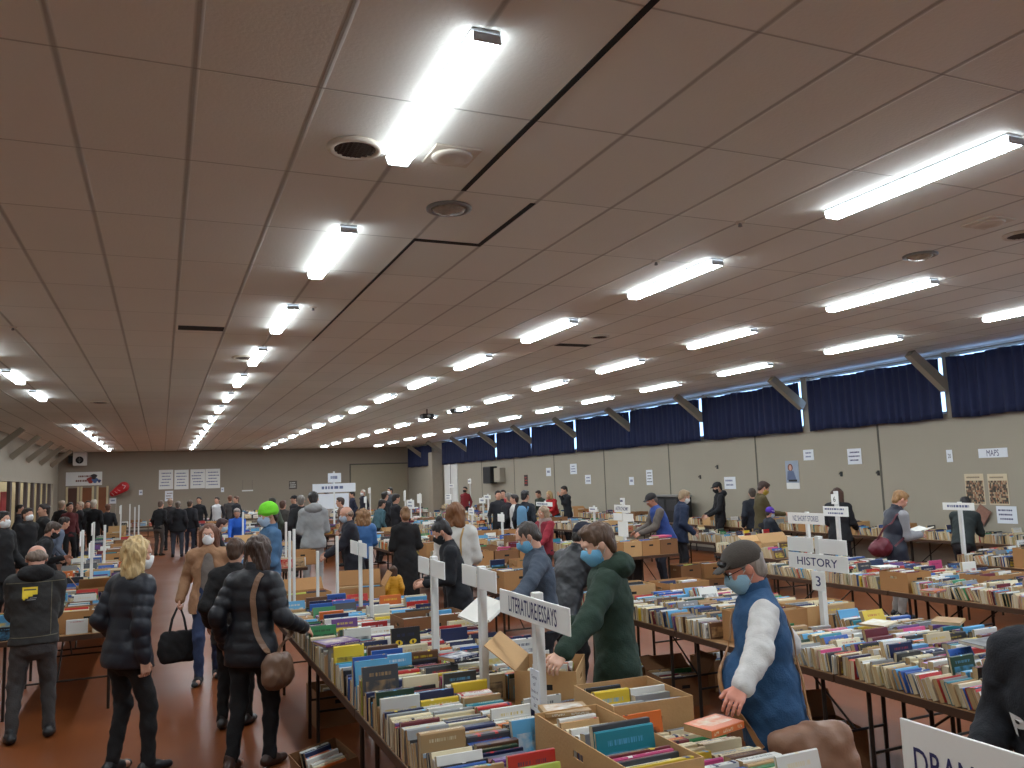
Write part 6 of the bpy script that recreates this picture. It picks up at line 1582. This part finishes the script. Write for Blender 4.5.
# ------------------------------------------------------------------ which books show largest
bpy.context.view_layer.update()
AV, AF, AID = [], [], []
dg = bpy.context.evaluated_depsgraph_get()
for o in COL.objects:
    if o.type != 'MESH' or o.name.startswith(('ceiling', 'tray', 'diffuser', 'end_cap', 'curtain')): continue
    me = o.data; n = len(me.vertices)
    if n == 0: continue
    co = np.empty(n * 3, np.float32); me.vertices.foreach_get('co', co); co = co.reshape(-1, 3)
    mw = np.array(o.matrix_world); co = co @ mw[:3, :3].T + mw[:3, 3]
    b = len(AV); AV += co.tolist(); fs = [tuple(b + i for i in p.vertices) for p in me.polygons]; AF += fs; AID += [-1] * len(fs)
for k, rec in enumerate(BOOKS):
    L, t, w = rec['L'] / 2, rec['t'] / 2, rec['w']; b = len(AV)
    AV += [tuple(rec['T'] @ Vector(v)) for v in ((-L, -t, 0), (L, -t, 0), (L, t, 0), (-L, t, 0), (-L, -t, w), (L, -t, w), (L, t, w), (-L, t, w))]
    AF += [tuple(b + i for i in f) for f in ((0, 1, 5, 4), (1, 2, 6, 5), (2, 3, 7, 6), (3, 0, 4, 7), (4, 5, 6, 7))]; AID += [k] * 5
tree = BVHTree.FromPolygons(AV, AF)
hits = {}
for py in range(486, 768, 2):
    for px in range(1, 1024, 2):
        loc, nn, i, d = tree.ray_cast(EYE, ray(px, py).normalized(), 60)
        if i is not None and AID[i] >= 0: hits[AID[i]] = hits.get(AID[i], 0) + 1
del tree, AV, AF
order = sorted(hits, key=lambda k: -hits[k])
single = set(order[:300])
print('BOOKS', len(BOOKS), 'seen', len(hits), 'smallest single', hits[order[min(299, len(order) - 1)]])
by_col = {}
for k, rec in enumerate(BOOKS): by_col.setdefault((rec['key'], rec['colno']), []).append(k)
ROWN = ['outer row', 'second row', 'third row', 'fourth row', 'fifth row', 'sixth row', 'seventh row', 'eighth row', 'ninth row', 'tenth row', 'eleventh row', 'twelfth row']
BN = {'lit': 'literature table', 'his': 'history table', 'sho': 'short stories table', 'wal': 'table below the maps', 'ast': 'astronomy table', 'mid': 'table by the olive sweater', 'sid': 'wall table', 'dar': 'dark side table', 'as3': 'table by the white sweater', 'as4': 'table beside the slate sweater', 'tan': 'table behind the tan coat'}
SHORT = [('open carton on the literature table holding', 'teal book carton'), ('wide open', 'wide carton by the green sweatshirt'), ('tilted pale', 'flapped carton by the LITERATURE post'), ('carton with one flap', 'first end carton, literature table'), ('second carton at the far end', 'second end carton, literature table'), ('low carton among', 'low carton, literature table'),
         ('open carton of blue paper', 'floor carton under history table'), ('tilted open', 'tilted floor carton by stout person'), ('carton in the shade', 'shaded floor carton, history table'), ('open carton on the floor beneath', 'floor carton behind DRAMA sign'), ('small carton on the floor', 'small floor carton, table leg'), ('carton of records', 'leaning floor carton by tan bag'), ('dark carton on', 'dark floor carton, literature table'),
         ('open carton of large', 'far carton of large books, history table'), ('pale low', 'pale low carton, history table'), ('open carton on the history', 'end carton, history table'), ('second low', 'second end carton, history table'), ('carton with white and red', 'carton by the slate sweater'), ('second carton on the table front', 'second carton by the slate sweater'), ('plain carton', 'carton under HISTORY board'), ('low tray', 'tray carton, short stories table'), ('carton at the end', 'carton below the maps'),
         ('carton with a pale dot', 'pale dot carton, dark side table'), ('carton beside the bald', 'carton by the bald person'), ('second carton of papers', 'second carton, dark side table')]
def place_of(rec):
    if rec['key'].startswith('box:'):
        l = rec['key'][4:]
        for a, b in SHORT:
            if l.startswith(a): return 'in ' + (b if rec['colno'] == 0 else 'inner stack of ' + b), 'books in cartons'
        if 'fronting the astronomy block' in l: return f'in {l.split()[0]} astronomy carton', 'books in cartons'
        return 'in ' + ' '.join(l.split()[:6]), 'books in cartons'
    if rec['key'].startswith('flat:'): return f"lying on top, {BN.get(rec['key'][5:], 'table')}", 'books lying flat on the rows'
    return f"{ROWN[rec['colno']]}, {BN.get(rec['key'], 'far table')}", 'books on the ' + BN.get(rec['key'], 'far tables')
cand = {}
for k in single:
    rec = BOOKS[k]; L_ = by_col[(rec['key'], rec['colno'])]; j = L_.index(k)
    pv = BOOKS[L_[j - 1]]['col'] if j > 0 else None; nx = BOOKS[L_[j + 1]]['col'] if j + 1 < len(L_) else None
    thick = 'thick' if rec['t'] > .032 else ('thin' if rec['t'] < .018 else '')
    kind = 'hardback' if rec['hard'] else 'paperback'
    pl, grp = place_of(rec)
    if rec['key'].startswith('flat:'): lab = f"{thick} {rec['col']} {kind} {pl}"
    elif pv and nx: lab = f"{thick} {rec['col']} {kind} between {pv} and {nx}, {pl}"
    elif nx: lab = f"{thick} {rec['col']} {kind} next to {nx}, {pl}"
    else: lab = f"{thick} {rec['col']} {kind} after {pv}, end of {pl}"
    if rec.get('eyes'): lab = 'black book with two yellow eyes on the cover, literature table'
    n_ = lambda t: len(t.replace('-', '').split())
    if n_(lab) > 15: lab = lab.replace(thick + ' ', '', 1) if thick else lab
    if n_(lab) > 15: lab = lab.replace('inner stack of ', 'inner part, ')
    if n_(lab) > 15: lab = lab.replace(', in ', ', ').replace(', outer row, ', ', outer row, ')
    cand[k] = (' '.join(lab.split()), grp)
groups_ = {}
for k, (l, g) in cand.items(): groups_.setdefault(l, []).append(k)
for l, ks in groups_.items():
    if len(ks) > 1:
        ks.sort(key=lambda k: (BOOKS[k]['T'].translation - EYE).length)
        for j, k in enumerate(ks): cand[k] = (f'{ORD[j]} {l}', cand[k][1])
for k in sorted(single):
    rec = BOOKS[k]
    cm, pm_ = book_meshes([(rec, None, True)], None, 'book')
    o = bpy.data.objects.new('book', cm); COL.objects.link(o); o.matrix_world = rec['T']
    tag(o, cand[k][0], 'book', cand[k][1])
    obj('page_block', pm_, parent=o)
    if rec.get('eyes'):
        em = MB(); t2 = rec['t'] / 2
        for e in (-1, 1):
            em.add([(e * .05 + .026 * math.cos(a), -t2 - .0008, .19 + .017 * math.sin(a) + .004 * e * math.cos(a)) for a in [2 * math.pi * q / 16 for q in range(16)]], [tuple(range(16))], 0)
            em.add([(e * .05 + .007 * math.cos(a), -t2 - .0014, .19 + .013 * math.sin(a)) for a in [2 * math.pi * q / 12 for q in range(12)]], [tuple(range(12))], 1)
        obj('cover_print', em, [mat('eye_yellow', rgb(226, 190, 40), .5), BLACKM], o)
rest = [(rec, rec['T'], bool(rec['near']) and k in hits) for k, rec in enumerate(BOOKS) if k not in single]
cm, pm_ = book_meshes(rest, None, 'remaining_books')
o = bpy.data.objects.new('remaining_books', cm); COL.objects.link(o); tag(o, 'all the smaller and farther books filling the tables and cartons of the hall', 'books', None, 'stuff')
pg = obj('page_blocks', pm_, parent=o); pg['kind'] = 'stuff'

# ------------------------------------------------------------------ light and view
w = bpy.data.worlds.new('world'); SC.world = w; w.use_nodes = True
bg = w.node_tree.nodes['Background']; bg.inputs[0].default_value = (.34, .58, 1.0, 1); bg.inputs[1].default_value = .9
vs = SC.view_settings; vs.view_transform = 'Standard'; vs.look = 'None'; vs.gamma = 1.0; vs.use_curve_mapping = False; vs.exposure = EXPO
SC.cycles.use_denoising = True; SC.cycles.max_bounces = 8; SC.cycles.diffuse_bounces = 6; SC.cycles.glossy_bounces = 3; SC.cycles.transmission_bounces = 4; SC.cycles.sample_clamp_indirect = 6
